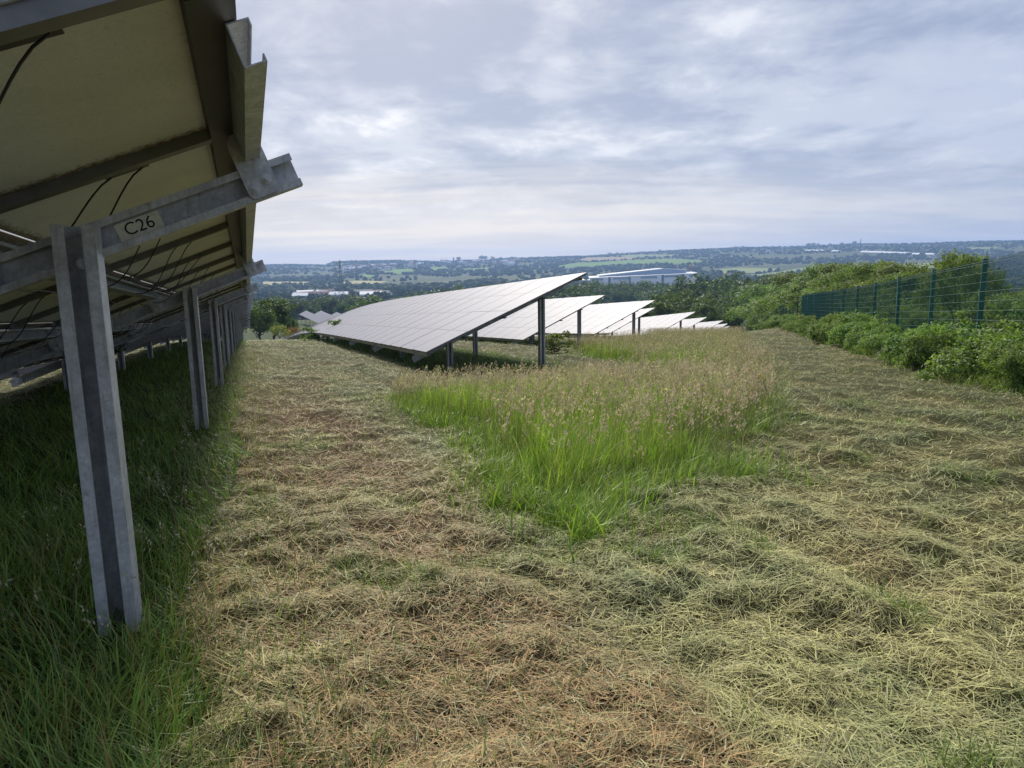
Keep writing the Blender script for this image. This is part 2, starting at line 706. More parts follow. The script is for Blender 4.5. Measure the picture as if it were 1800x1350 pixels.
M['leaf'] = leaf_mat('leaves', .48, var=.12)
M['grass'] = leaf_mat('grass_blades', .42, .45, .4)
M['hay'] = leaf_mat('hay_strands', .12, .7, .25)
M['seed'] = leaf_mat('grass_seed_heads', .25, .8, .1)
M['wood'] = leaf_mat('woodland_foliage', .12, .8, .05)
M['bark'] = simple_mat('bark', (.09, .075, .055), (.05, .045, .035), rough=.9, scale=20, bmp=.4)

# ground: colour by zone (attribute) broken up by fine noise
m, nt, b = new_mat('ground_thatch')
a = nt.nodes.new('ShaderNodeAttribute')
a.attribute_name = 'col'
o1, f1 = noise_col(nt, 38, (.45, .43, .38), (1.35, 1.3, 1.2), 'Position', 8, .75, .34, .68, .8)
o3, f3 = noise_col(nt, 7, (.7, .72, .7), (1.25, 1.22, 1.2), 'Position', 6, .65, .35, .66, .4)
mx = nt.nodes.new('ShaderNodeMix')
mx.data_type = 'RGBA'
mx.blend_type = 'MULTIPLY'
mx.inputs[0].default_value = 1
nt.links.new(a.outputs['Color'], mx.inputs[6])
nt.links.new(o1, mx.inputs[7])
mx3 = nt.nodes.new('ShaderNodeMix')
mx3.data_type = 'RGBA'
mx3.blend_type = 'MULTIPLY'
mx3.inputs[0].default_value = .8
nt.links.new(mx.outputs[2], mx3.inputs[6])
nt.links.new(o3, mx3.inputs[7])
nt.links.new(mx3.outputs[2], b.inputs['Base Color'])
b.inputs['Roughness'].default_value = .95
b.inputs['Specular IOR Level'].default_value = .1
bump(nt, b, f1, .6, .03)
M['ground'] = m


def hay_color(x, y, n):
    """albedo of the cut grass lying at x, y; n = per-strand random 0..1"""
    s, l = sl(x, y)
    straw = np.array((.45, .415, .175))
    grey = np.array((.235, .28, .115))
    brown = np.array((.36, .235, .105))
    green = np.array((.17, .24, .05))
    a = fbm(x * .8, y * .8, 41, 3)
    bq = fbm(x * 2.6, y * 2.6, 47, 3)
    c = fbm(x * 1.7, y * 1.7, 53, 3)
    wg = sstep(.37, .58, .5 * a + .5 * bq) * .95
    wb = sstep(.54, .72, c) * .38 * (1 - .6 * sstep(2.5, 5, l))
    wb = wb + 1.0 * sstep(-.5, 0, l) * (1 - sstep(.8, 1.6, l)) * (1 - sstep(8, 18, s)) * sstep(.24, .46, bq)
    wgr = sstep(.62, .74, fbm(x * 1.8, y * 1.8, 61, 3)) * .7
    lp = sstep(.03, .10, lump(x, y))
    wg = np.clip(wg * .8 + lp * .45, 0, 1)
    wb = np.clip(wb, 0, 1) * (1 - .4 * lp)
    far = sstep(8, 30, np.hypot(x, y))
    C = straw[None] * np.ones((len(x), 1))
    C = C + (grey - C) * (wg * (.45 + .55 * (n < .7)))[:, None]
    C = C + (brown - C) * (wb * (.3 + .7 * (n > .3)))[:, None]
    C = C + (green - C) * (wgr * (n > .45))[:, None]
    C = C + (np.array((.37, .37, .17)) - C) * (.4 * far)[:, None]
    return C


# ------------------------------------------------------------------ ground sheet
def build_ground():
    az = np.concatenate([np.radians(np.arange(-56, 56.01, .42)), np.radians(np.arange(60, 304, 6.0))])
    nr = 500
    r = np.concatenate([[.02, .4], np.geomspace(1.0, 5600, nr - 2)])
    A, Rr = np.meshgrid(az, r)
    X = Rr * np.sin(A)
    Y = Rr * np.cos(A)
    x, y = X.ravel(), Y.ravel()
    z = gz(x, y)
    near = np.hypot(x, y)
    # colours
    C = hay_color(x, y, np.full(len(x), .5)) * .22  # ground darkened well below the hay, painting in shade between the strands
    tm = tall_mask(x, y)
    sm = shade_grass_mask(x, y)
    C[tm] = (.075, .085, .03)
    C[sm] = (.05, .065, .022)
    fw = fence_w(x, y)
    C[fw > -.9] = (.06, .08, .03)
    f = sstep(70, 160, near)[:, None]
    n = fbm(x / 140, y / 140, 77, 3)[:, None]
    far_c = np.array((.075, .10, .035)) + (np.array((.115, .13, .05)) - np.array((.075, .10, .035))) * sstep(.45, .62, n)
    C = C * (1 - f) + far_c * f
    na = len(az)
    i = np.arange(nr - 1)[:, None] * na
    j = np.arange(na)[None]
    k = (j + 1) % na
    Q = np.stack([i + j, i + k, i + na + k, i + na + j], -1).reshape(-1, 4)
    V = np.stack([x, y, z], 1)
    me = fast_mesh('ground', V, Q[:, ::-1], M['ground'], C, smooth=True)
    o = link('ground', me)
    o['kind'] = 'structure'
    o['label'] = 'gently falling hillside of mown grass running down to the valley'
    return o


build_ground()


# ------------------------------------------------------------------ solar tables
MW, MH, GAPX, GAPY = 1.402, 1.043, .010, .013            # module, landscape; gaps
QTOP = .73
BAY = 5.57
QS = [.715, -.36, -1.42, -2.47, -3.40]                    # purlins, distance up the slope from the rear post
AXD = .085


def c_prof(w, d, lip, t, cy=0.0):
    """lipped channel outline in (a, b), web at +b, open towards -b"""
    g = w / 2 - lip
    return [(-g, -d / 2), (-w / 2, -d / 2), (-w / 2, d / 2), (w / 2, d / 2), (w / 2, -d / 2), (g, -d / 2),
            (g, -d / 2 + t), (w / 2 - t, -d / 2 + t), (w / 2 - t, d / 2 - t), (-w / 2 + t, d / 2 - t), (-w / 2 + t, -d / 2 + t), (-g, -d / 2 + t)]


_me_module = None
_bolt_me = None


def module_mesh():
    global _me_module
    if _me_module is None:
        v, f = boxvf(0, MW, -MH, 0, -.0035, .0035)
        _me_module = py_mesh('module', v, f, [M['edge'], M['back'], M['glass']], midx=[1, 2, 0, 0, 0, 0])
    return _me_module


def bolt_mesh():
    """hexagonal bolt head on a washer, axis along -y"""
    global _bolt_me
    if _bolt_me is None:
        parts = []
        for n, r_, y0, y1 in ((12, .021, 0, -.004), (6, .0145, -.004, -.016), (8, .008, -.016, -.026)):
            rings = [[(r_ * math.cos(2 * math.pi * j / n), y, r_ * math.sin(2 * math.pi * j / n)) for j in range(n)] for y in (y0, y1)]
            parts.append(sweep_vf(rings))
        V, Fs = join_vf(parts)
        _bolt_me = py_mesh('bolt', V, Fs, M['bolt'])
    return _bolt_me


class Table:
    def __init__(self, s_post, l, ncol, hp, tilt, label, lead=1.37, detail=0, name='solar_table', front=True, axd=AXD):
        self.axd = axd
        self.l, self.hp, self.T = l, hp, R(tilt)
        self.s0 = s_post - lead
        self.s1 = self.s0 + ncol * (MW + GAPX)
        x, y = W(s_post, l)
        self.base = Vector((x, y, g1(x, y)))
        self.root = empty(name, self.base, label, 'solar table', 'rows of solar tables')
        self.detail = detail
        self.ncol = ncol
        # modules ------------------------------------------------
        mm = module_mesh()
        self.mods = {}
        far_v, far_f, far_m = [], [], []
        for i in range(ncol):
            sa = self.s0 + i * (MW + GAPX)
            for j in range(4):
                q = QTOP - j * (MH + GAPY)
                jit = (rng.random() - .5) * .003
                p0 = Vector(self.P(sa, q, .243 + jit))
                px_ = (Vector(self.P(sa + MW, q, .243 + jit)) - p0).normalized()
                py_ = (p0 - Vector(self.P(sa, q - MH, .243 + jit))).normalized()
                pz_ = px_.cross(py_).normalized() * -1
                # module local x along row, y up-slope, z out of the glass side
                up = Vector((0, 0, 1))
                if pz_.dot(up) < 0:
                    pz_ = -pz_
                mw = Matrix(((px_.x, py_.x, pz_.x, p0.x - self.base.x), (px_.y, py_.y, pz_.y, p0.y - self.base.y),
                             (px_.z, py_.z, pz_.z, p0.z - self.base.z), (0, 0, 0, 1)))
                if i >= 72:                                   # beyond the 300 that show largest
                    n0 = len(far_v)
                    far_v += [tuple(mw @ v_.co) for v_ in mm.vertices]
                    for p_ in mm.polygons:
                        far_f.append(tuple(n0 + q_ for q_ in p_.vertices))
                        far_m.append(p_.material_index)
                    continue
                o = link('module', mm, self.root, mw=mw)
                self.mods[i, j] = o
        if far_v:
            o = link('far_modules', py_mesh('far_modules', far_v, far_f, [M['edge'], M['back'], M['glass']], midx=far_m), self.root)
            o['kind'] = 'stuff'
        # posts, rafters -----------------------------------------
        s = s_post
        k = 0
        while s < self.s1 - .3:
            self.post(s, 0.0, hp + .005)
            zf = hp - self.axd - 2.6 * math.sin(self.T) + .03
            if front:
                self.post(s, -2.6 * math.cos(self.T), zf)
            self.rafter(s + .085, k)
            s += BAY
            k += 1
        # purlins ------------------------------------------------
        ss = [self.s0 + .28] + [v for v in np.arange(self.s0 + 2, self.s1 - .3, 2.8)] + [self.s1 - .28]
        prof = c_prof(.108, .06, .02, .004)
        for n, q in enumerate(QS):
            rings = []
            for v in ss:
                rings.append([self.rel(self.P(v, q - b_, .14 + a_)) for a_, b_ in prof])
            V, Fs = sweep_vf(rings)
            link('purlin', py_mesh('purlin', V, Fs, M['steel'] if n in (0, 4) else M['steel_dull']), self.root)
        if detail:
            rings = [[self.rel(self.P(v, a_, b_)) for a_, b_ in ((.60, .196), (.715, .196), (.715, .236), (.60, .236))]
                     for v in [self.s0 + .1] + ss[1:]]
            V, Fs = sweep_vf(rings)
            link('edge_rail', py_mesh('edge_rail', V, Fs, M['black_plastic']), self.root)
        # rails under the joints ---------------------------------
        rl = None
        for i in range(ncol + 1):
            sa = self.s0 + i * (MW + GAPX) - GAPX / 2
            if i == 0:
                sa += .04
            if i == ncol:
                sa -= .04
            rings = []
            for q in (QTOP - .03, QTOP - 4 * (MH + GAPY) + .03):
                rings.append([self.rel(self.P(sa + a_, q, o_)) for a_, o_ in ((-.03, .196), (.03, .196), (.03, .238), (-.03, .238))])
            V, Fs = sweep_vf(rings)
            link('rail', py_mesh('rail', V, Fs, M['alu']), self.root)
        if detail >= 2 or detail == 1:
            cv, cf = boxvf(-.02, .02, -.09, .09, 0, .042)
            cm = py_mesh('clip', cv, cf, M['alu'])
            for i in range(min(ncol, 40)):
                sa = self.s0 + i * (MW + GAPX) + MW * .60
                self.place('clip', cm, sa, -3.40, .196)

    def P(self, s, q, o):
        x0, y0 = W(s, self.l)
        z0 = g1(x0, y0) + self.hp - self.axd
        l_ = q * math.cos(self.T) - o * math.sin(self.T)
        return (x0 + l_ * NX, y0 + l_ * NY, z0 + q * math.sin(self.T) + o * math.cos(self.T))

    def rel(self, p):
        return (p[0] - self.base.x, p[1] - self.base.y, p[2] - self.base.z)

    def frame(self, s, q, o):
        """matrix relative to the root: x = down the row, y = up-slope, z = out of the panel"""
        p0 = Vector(self.P(s, q, o))
        ex = (Vector(self.P(s + .5, q, o)) - p0).normalized()
        ey = (Vector(self.P(s, q + .5, o)) - p0).normalized()
        ez = ex.cross(ey)
        if ez.z < 0:
            ez = -ez
        p = p0 - self.base
        return Matrix(((ex.x, ey.x, ez.x, p.x), (ex.y, ey.y, ez.y, p.y), (ex.z, ey.z, ez.z, p.z), (0, 0, 0, 1)))

    def place(self, name, me, s, q, o, parent=None):
        mw = self.frame(s, q, o)
        if parent is None:
            return link(name, me, self.root, mw=mw)
        ob = link(name, me, parent)
        ob.matrix_local = parent.matrix_local.inverted() @ mw
        return ob

    def post(self, s, dl, h):
        x, y = W(s, self.l + dl)
        zb = g1(x, y)
        prof = c_prof(.14, .135, .043, .005)
        rings = []
        for z in (zb - .25, zb + .02, g1(*W(s, self.l)) + h):
            rings.append([self.rel((x + a_ * NX + b_ * DX, y + a_ * NY + b_ * DY, z)) for a_, b_ in prof])
        V, Fs = sweep_vf(rings)
        o = link('post', py_mesh('post', V, Fs, M['steel']), self.root)
        if self.detail >= 2 and dl == 0 and s < 20:
            # bolt through the channel
            p = W(s + .035, self.l)
            for dz in (.10,):
                b_ = link('bolt', bolt_mesh(), o)
                b_.location = self.rel((p[0], p[1], g1(*W(s, self.l)) + h - .14))
                b_.rotation_euler = (0, 0, -PHI)

    def rafter(self, s, k):
        prof = c_prof(.132, .055, .028, .005)
        rings = []
        for q in (.86, -3.55):
            rings.append([self.rel(self.P(s + b_, q, a_)) for a_, b_ in prof])
        V, Fs = sweep_vf(rings)
        o = link('rafter', py_mesh('rafter', V, Fs, M['steel']), self.root)
        if self.detail >= 1 and k < 6:
            # cleats that hold the purlins
            for q in (QS if k < 3 else QS[:1]):
                pts = []
                w = .062
                q0 = q - .01
                for a in np.linspace(0, math.pi, 7):
                    pts.append((w * math.cos(a), .145 + w * math.sin(a)))
                for a in np.linspace(math.pi, 1.5 * math.pi, 4):
                    pts.append((-w + .025 + .025 * math.cos(a), -.035 + .025 * math.sin(a)))
                for a in np.linspace(1.5 * math.pi, 2 * math.pi, 4):
                    pts.append((w - .025 + .025 * math.cos(a), -.035 + .025 * math.sin(a)))
                rings = [[self.rel(self.P(s - .034 - t_, q0 + a_, b_)) for a_, b_ in pts] for t_ in (0, .006)]
                V, Fs = sweep_vf(rings)
                c = link('cleat', py_mesh('cleat', V, Fs, M['steel']), o)
                for bq in (-.028, .028):
                    p = self.P(s - .040, q0 + bq, -.012 + (bq * .4))
                    b_ = link('bolt', bolt_mesh(), o)
                    b_.location = self.rel(p)
                    b_.rotation_euler = (0, 0, -PHI)


near = Table(3.09, -.57, 57, 1.595, 20.8, 'nearest solar table, seen from below with its steel posts and the plate C26', detail=2, axd=.062)
mid = Table(16.4, 6.88, 112, 1.82, 22.8, 'long solar table past the tall grass, whole glass face showing pale sky', detail=1)
row_labels = {3: 'solar table directly behind the rear post of the long glass-faced table',
              4: 'solar table whose upper corner stands just below the farm sheds',
              5: 'mostly hidden solar table with its corner under that of the one before it',
              6: 'solar table below the dark trees, between the hidden one and the small far ones',
              7: 'small solar table, fifth from the far end of the rows by the fence path',
              8: 'small solar table, fourth from the far end of the rows by the fence path',
              9: 'tiny solar table, third from the far end of the rows by the fence path',
              10: 'tiny solar table, second from the far end of the rows by the fence path',
              11: 'tiny solar table, very last of the rows where the fence path ends'}
for k_, s_ in {3: 29.0, 4: 36.75, 5: 48.5, 6: 53.75, 7: 62.25, 8: 69.25, 9: 78.0, 10: 87.0, 11: 96.0}.items():
    Table(s_, 6.72 + 7.29 * (k_ - 2), 22 if k_ < 6 else 14, 1.70, 24.4, row_labels[k_])

# junction boxes, cables, label plate of the nearest table
jv, jf = boxvf(-.032, .032, -.085, .085, -.026, -.0036)
jbox = py_mesh('junction_box', jv, jf, M['black_plastic'])
for (i, j), o in near.mods.items():
    if i < 12:
        jb = link('junction_box', jbox, o)
        jb.location = (.12, -.47 if j == 0 else -.5, 0)
        if i == 0 and j == 0:
            pass
for i in range(12):
    for j in range(3):
        o = near.mods[i, j]
        for k_ in (0, 1):
            x0 = .12
            y0 = (-.47 if j == 0 else -.5) - .06 + .12 * k_
            ln = .42 + .10 * rng.random()
            sag = .16 + .10 * rng.random()
            pts = []
            for t_ in np.linspace(0, 1, 15):
                dxr = 0.0
                pts.append((x0 + (.10 + .16 * k_) * t_ ** 1.5 + dxr, y0 - ln * t_ ** .9, -.03 - sag * math.sin(math.pi * min(t_ * .62, 1)) ** 1.3))
            V, Fs = tube_vf(pts, .0038, 5)
            link('cable', py_mesh('cable', V, Fs, M['cable'], smooth=True), o)
# long cables slung under the purlins
for q_, sg in ((-.43, .05), (-1.5, .06)):
    pts = []
    for v in np.arange(near.s0 + .5, near.s0 + 30, .35):
        ph = ((v - near.s0) % 1.41) / 1.41
        pts.append(near.rel(near.P(v, q_ - .02 * math.sin(v * 3), .09 - sg * 4 * ph * (1 - ph) - .02)))
    V, Fs = tube_vf(pts, .0045, 5)
    link('cable', py_mesh('cable', V, Fs, M['cable'], smooth=True), near.root)
# the plate C26 on the first rafter
pv, pf = boxvf(-.0015, .0015, -.085, .085, -.034, .034)
plate = near.place('label_plate', py_mesh('label_plate', pv, pf, M['plate']), 3.09 + .085 + .018, .215, .002)
plate['label'] = 'cream metal plate reading C26'
txt = bpy.data.curves.new('lettering', 'FONT')
txt.body = 'C26'
txt.size = .068
txt.align_x = 'CENTER'
txt.align_y = 'CENTER'
txt.extrude = .0004
txt.materials.append(M['ink'])
_t = bpy.data.objects.new('lettering_outline', txt)
_tm = bpy.data.meshes.new_from_object(_t)
bpy.data.objects.remove(_t)
to = link('lettering', _tm, plate)
to.matrix_local = Matrix(((0, 0, -1, -.0022), (1, 0, 0, 0), (0, 1, 0, 0), (0, 0, 0, 1)))


# ------------------------------------------------------------------ mesh fence
def build_fence():
    H, SP, N = 2.4, 3.9, 26
    x0, y0 = FENCE0
    base = Vector((x0, y0, g1(x0, y0)))
    root = empty('mesh_fence', base, 'green welded mesh fence with square posts running down past the hedge', 'fence')
    pts = []
    for i in range(-3, N):
        x, y = x0 + i * SP * FDIR[0], y0 + i * SP * FDIR[1]
        pts.append((x, y, g1(x, y)))
    v, f = boxvf(-.046, .046, -.046, .046, -.3, H)
    v2, f2 = boxvf(-.049, .049, -.049, .049, H, H + .012)
    V, Fs = join_vf([(v, f), (v2, f2)])
    pm = py_mesh('post', V, Fs, M['fence'])
    for x, y, z in pts:
        o = link('post', pm, root, loc=(x - base.x, y - base.y, z - base.z))
        o.rotation_euler = (rng.normal(0, .006), rng.normal(0, .006), -R(17))
    for i in range(len(pts) - 1):
        a, b_ = Vector(pts[i]), Vector(pts[i + 1])
        nearp = i < 13
        zt = H - .06
        # panels are level-topped parallelograms between posts, set on the camera side of the posts
        off = Vector((-FPERP[0], -FPERP[1], 0)) * .058
        def pt(t, z):
            p = a.lerp(b_, t) + off - base
            return (p.x, p.y, p.z + z)
        pan = bpy.data.objects.new('mesh_panel', None)
        COL.objects.link(pan)
        pan.parent = root
        hs = [zt, zt - .05] + list(np.arange(.1, zt - .12, .2))[::-1]
        for z in hs:
            w = .0042 if z > zt - .06 else .0036
            w *= 1 if nearp else 1.2
            V, Fs = tube_vf([pt(0, z), pt(1, z)], w, 4)
            link('wire', py_mesh('wire', V, Fs, M['fence']), pan)
        n = 76 if nearp else 20
        parts = []
        for t in np.linspace(.01, .99, n):
            parts.append(tube_vf([pt(t, .05), pt(t, zt + .03)], .0037 if nearp else .0034, 3))
        V, Fs = join_vf(parts)
        o = link('upright_wires', py_mesh('upright_wires', V, Fs, M['fence']), pan)
        o['kind'] = 'stuff'


build_fence()


# ------------------------------------------------------------------ blades, strands, leaves
def ribbons(root, azim, length, width, lean, curve, col, seg=3, tipcol=None, face=None, pitch=None):
    """curved tapering ribbons. lean: start tilt from vertical, curve: added tilt over the length (radians)"""
    n = len(root)
    if face is None:
        face = azim + math.pi / 2 + rng.normal(0, .5, n)
    side = np.stack([np.cos(face), np.sin(face), np.zeros(n)], 1)
    V = np.zeros((n, seg + 1, 2, 3))
    C = np.zeros((n, seg + 1, 2, 3))
    p = root.copy()
    for j in range(seg + 1):
        t = j / seg
        w = width * (1 - t ** 1.6 * .93) * .5
        V[:, j, 0] = p - side * w[:, None]
        V[:, j, 1] = p + side * w[:, None]
        cc = col if tipcol is None else col + (tipcol - col) * t
        C[:, j, 0] = cc
        C[:, j, 1] = cc
        if j < seg:
            a = lean + curve * ((j + .5) / seg)
            step = length / seg
            p = p + np.stack([np.sin(a) * np.cos(azim), np.sin(a) * np.sin(azim), np.cos(a)], 1) * step[:, None]
    b0 = np.arange(n)[:, None] * (seg + 1) * 2
    j = np.arange(seg)[None] * 2
    Q = np.stack([b0 + j, b0 + j + 1, b0 + j + 3, b0 + j + 2], -1).reshape(-1, 4)
    return V.reshape(-1, 3), Q, C.reshape(-1, 3), p


def merge(lst):
    Vs, Qs, Cs, n = [], [], [], 0
    for V, Q, C in lst:
        Vs.append(V)
        Qs.append(Q + n)
        Cs.append(C)
        n += len(V)
    return np.vstack(Vs), np.vstack(Qs), np.vstack(Cs)


def scatter(n, r0, r1, a0, a1, power=0.0):
    """points with density ~ 1/r^2 (power 0) around the camera"""
    a = np.radians(rng.uniform(a0, a1, n))
    u = rng.random(n)
    r = r0 * (r1 / r0) ** u if power == 0 else (r0 ** power + u * (r1 ** power - r0 ** power)) ** (1 / power)
    return r * np.sin(a), r * np.cos(a)


def build_hay():
    x, y = scatter(285000, 1.3, 62, -43, 43, .08)
    for a0, a1 in ((43, 66), (-66, -43)):
        xs, ys = scatter(26000, 1.3, 14, a0, a1, .08)
        x, y = np.concatenate([x, xs]), np.concatenate([y, ys])
    ok = ~tall_mask(x, y) & ~shade_grass_mask(x, y) & (fence_w(x, y) < -1.0 + .6 * edge_wobble(x, y))
    x, y = x[ok], y[ok]
    n = len(x)
    r = np.hypot(x, y)
    z = gz(x, y)
    e = .05
    sx = (gz(x + e, y) - gz(x - e, y)) / (2 * e)
    sy = (gz(x, y + e) - gz(x, y - e)) / (2 * e)
    u = rng.random(n)
    ln = rng.uniform(.035, .145, n) * (1 + .05 * r)
    # neighbours lie roughly the same way: swirl field plus scatter
    sw = fbm(x * .8, y * .8, 101, 2) * 4 * math.pi
    az = sw + rng.normal(0, 1.1, n)
    slope = sx * np.cos(az) + sy * np.sin(az)
    lp = sstep(.03, .12, lump(x, y))
    rise = rng.normal(.14, .26, n) + .12 * lp * rng.normal(0, 1, n)
    lean = math.pi / 2 - np.arctan(slope) - rise
    curve = rng.normal(.25, .35, n) + np.maximum(rise, 0) * 1.2
    wd = rng.uniform(.0016, .0034, n) * (1 + .12 * r)
    C = hay_color(x, y, u) * (.42 + 1.38 * rng.beta(2.0, 2.4, n))[:, None]
    pale = rng.random(n) < .09
    C[pale] = np.array((.50, .46, .27)) * rng.uniform(.8, 1.15, pale.sum())[:, None]
    dk = rng.random(n) < .12
    C[dk] *= .4
    lift = rng.uniform(0, .028, n) + .03 * lp * rng.random(n)
    root = np.stack([x - np.cos(az) * ln * .4, y - np.sin(az) * ln * .4, z + lift - slope * ln * .4], 1)
    face = az + math.pi / 2 + rng.normal(0, .3, n)
    V, Q, C2, _ = ribbons(root, az, ln, wd, lean, curve, C, seg=2, face=face)
    o = link('mown_hay', fast_mesh('mown_hay', V, Q, M['hay'], C2))
    o['kind'] = 'stuff'
    o['label'] = 'cut grass lying drying in straw, brown and grey green lumps'
    o['category'] = 'hay'


build_hay()


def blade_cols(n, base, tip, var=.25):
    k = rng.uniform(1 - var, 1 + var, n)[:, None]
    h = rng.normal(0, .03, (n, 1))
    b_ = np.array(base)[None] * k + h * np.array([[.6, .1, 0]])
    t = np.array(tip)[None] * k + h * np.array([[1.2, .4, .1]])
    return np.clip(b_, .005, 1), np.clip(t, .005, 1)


def build_short_green():
    """green shoots coming through the cut grass and along its edges"""
    x, y = scatter(120000, 1.3, 45, -44, 44, .25)
    k = fbm(x * 1.8, y * 1.8, 61, 3)
    s, l = sl(x, y)
    edge = tall_mask(x + .35 * NX, y + .35 * NY) | tall_mask(x - .3, y) | tall_mask(x, y + .4)
    left = (l > -.5) & (l < .1 + .9 * rng.random(len(x)) ** 3)
    ok = ~tall_mask(x, y) & ~shade_grass_mask(x, y) & (fence_w(x, y) < -.8) & \
        ((k > .66) | (edge & (rng.random(len(x)) < .35)) | (left & (rng.random(len(x)) < .45)) | (rng.random(len(x)) < .02))
    x, y = x[ok], y[ok]
    n = len(x)
    r = np.hypot(x, y)
    az = rng.uniform(0, 2 * math.pi, n)
    h = rng.uniform(.04, .15, n) * (1 + .01 * r)
    c0, c1 = blade_cols(n, (.10, .15, .03), (.20, .27, .07))
    root = np.stack([x, y, gz(x, y) - .01], 1)
    V, Q, C, _ = ribbons(root, az, h, rng.uniform(.003, .005, n) * (1 + .07 * r), rng.uniform(.1, .6, n), rng.uniform(.3, 1.1, n), c0, 2, c1)
    o = link('green_shoots', fast_mesh('green_shoots', V, Q, M['grass'], C))
    o['kind'] = 'stuff'
    o['label'] = 'short green shoots coming up through the cut grass'
    o['category'] = 'grass'


build_short_green()


def build_shade_grass():
    x, y = scatter(150000, 1.6, 60, -56, 14, .35)
    ok = shade_grass_mask(x, y) & ~tall_mask(x, y)
    x, y = x[ok], y[ok]
    n = len(x)
    r = np.hypot(x, y)
    s, l = sl(x, y)
    cl = fbm(x * 1.6, y * 1.6, 71, 3)
    h = rng.uniform(.07, .30, n) * (.45 + 1.1 * cl) * (1 + .004 * r)
    h *= np.where((l > -.7) & (l < 0), .75, 1)
    az = fbm(x * .9, y * .9, 73, 2) * 8 + rng.normal(0, 1.0, n)
    yel = rng.random(n) < np.where(cl > .55, .10, .03) + .12 * (s < 4.2)
    c0, c1 = blade_cols(n, (.10, .17, .03), (.23, .36, .075), .5)
    c1[yel] = np.array((.34, .30, .08))
    c0[yel] = np.array((.20, .19, .05))
    root = np.stack([x, y, gz(x, y) - .015], 1)
    V, Q, C, _ = ribbons(root, az, h, rng.uniform(.0035, .007, n) * (1 + .05 * r), rng.uniform(.02, .6, n), rng.uniform(.3, 1.9, n), c0, 3, c1)
    o = link('shaded_grass', fast_mesh('shaded_grass', V, Q, M['grass'], C))
    o['kind'] = 'stuff'
    o['label'] = 'rank dark green grass left standing under the solar tables'
    o['category'] = 'grass'


build_shade_grass()


def build_verge_grass():
    t = rng.uniform(-7, 75, 34000)
    t = -7 + 82 * ((t + 7) / 82) ** 1.6
    w = -rng.random(len(t)) ** 1.4 * 2.3 + .6
    x = FENCE0[0] + FDIR[0] * t + FPERP[0] * w
    y = FENCE0[1] + FDIR[1] * t + FPERP[1] * w
    ok = w > -1.35 + 1.1 * edge_wobble(x * .7, y * .7)
    x, y, w = x[ok], y[ok], w[ok]
    n = len(x)
    r = np.hypot(x, y)
    cl = fbm(x * 1.3, y * 1.3, 171, 3)
    h = rng.uniform(.10, .42, n) * (.45 + 1.0 * cl)
    c0, c1 = blade_cols(n, (.08, .12, .025), (.19, .26, .06), .35)
    dry = rng.random(n) < .12
    c1[dry] = (.36, .31, .14)
    root = np.stack([x, y, gz(x, y) - .01], 1)
    V, Q, C, _ = ribbons(root, rng.uniform(0, 6.28, n), h, rng.uniform(.004, .008, n) * (1 + .05 * r), rng.uniform(.05, .5, n), rng.uniform(.3, 1.3, n), c0, 2, c1)
    o = link('verge_grass', fast_mesh('verge_grass', V, Q, M['grass'], C))
    o['kind'] = 'stuff'
    o['label'] = 'uneven grass and weeds along the foot of the hedge'
    o['category'] = 'grass'


build_verge_grass()


def panicles(tip, n_sp, size, col, up):
    """seed heads: n_sp small spikelets strung along the top of each stem"""
    n = len(tip)
    t = rng.random((n, n_sp))
    sp = size[:, None] * (.15 + .85 * (1 - t)) * .30
    a = rng.uniform(0, 2 * math.pi, (n, n_sp))
    off = np.stack([np.cos(a) * sp, np.sin(a) * sp, np.zeros_like(a)], -1) + up[:, None] * (size[:, None] * (t - .75))[..., None]
    c = (tip[:, None] + off).reshape(-1, 3)
    m = len(c)
    ln = np.repeat(size, n_sp) * rng.uniform(.16, .3, m)
    wd = ln * rng.uniform(.28, .45, m)
    d = np.repeat(up, n_sp, 0) + rng.normal(0, .45, (m, 3))
    d /= np.linalg.norm(d, axis=1)[:, None]
    s_ = np.cross(d, rng.normal(0, 1, (m, 3)))
    s_ /= np.linalg.norm(s_, axis=1)[:, None]
    V = np.stack([c - d * ln[:, None] * .5, c + s_ * wd[:, None] * .5, c + d * ln[:, None] * .5, c - s_ * wd[:, None] * .5], 1).reshape(-1, 3)
    Q = (np.arange(m)[:, None] * 4 + np.arange(4)[None])
    C = np.repeat(np.repeat(col, n_sp, 0) * rng.uniform(.75, 1.25, (m, 1)), 4, 0)
    return V, Q, C


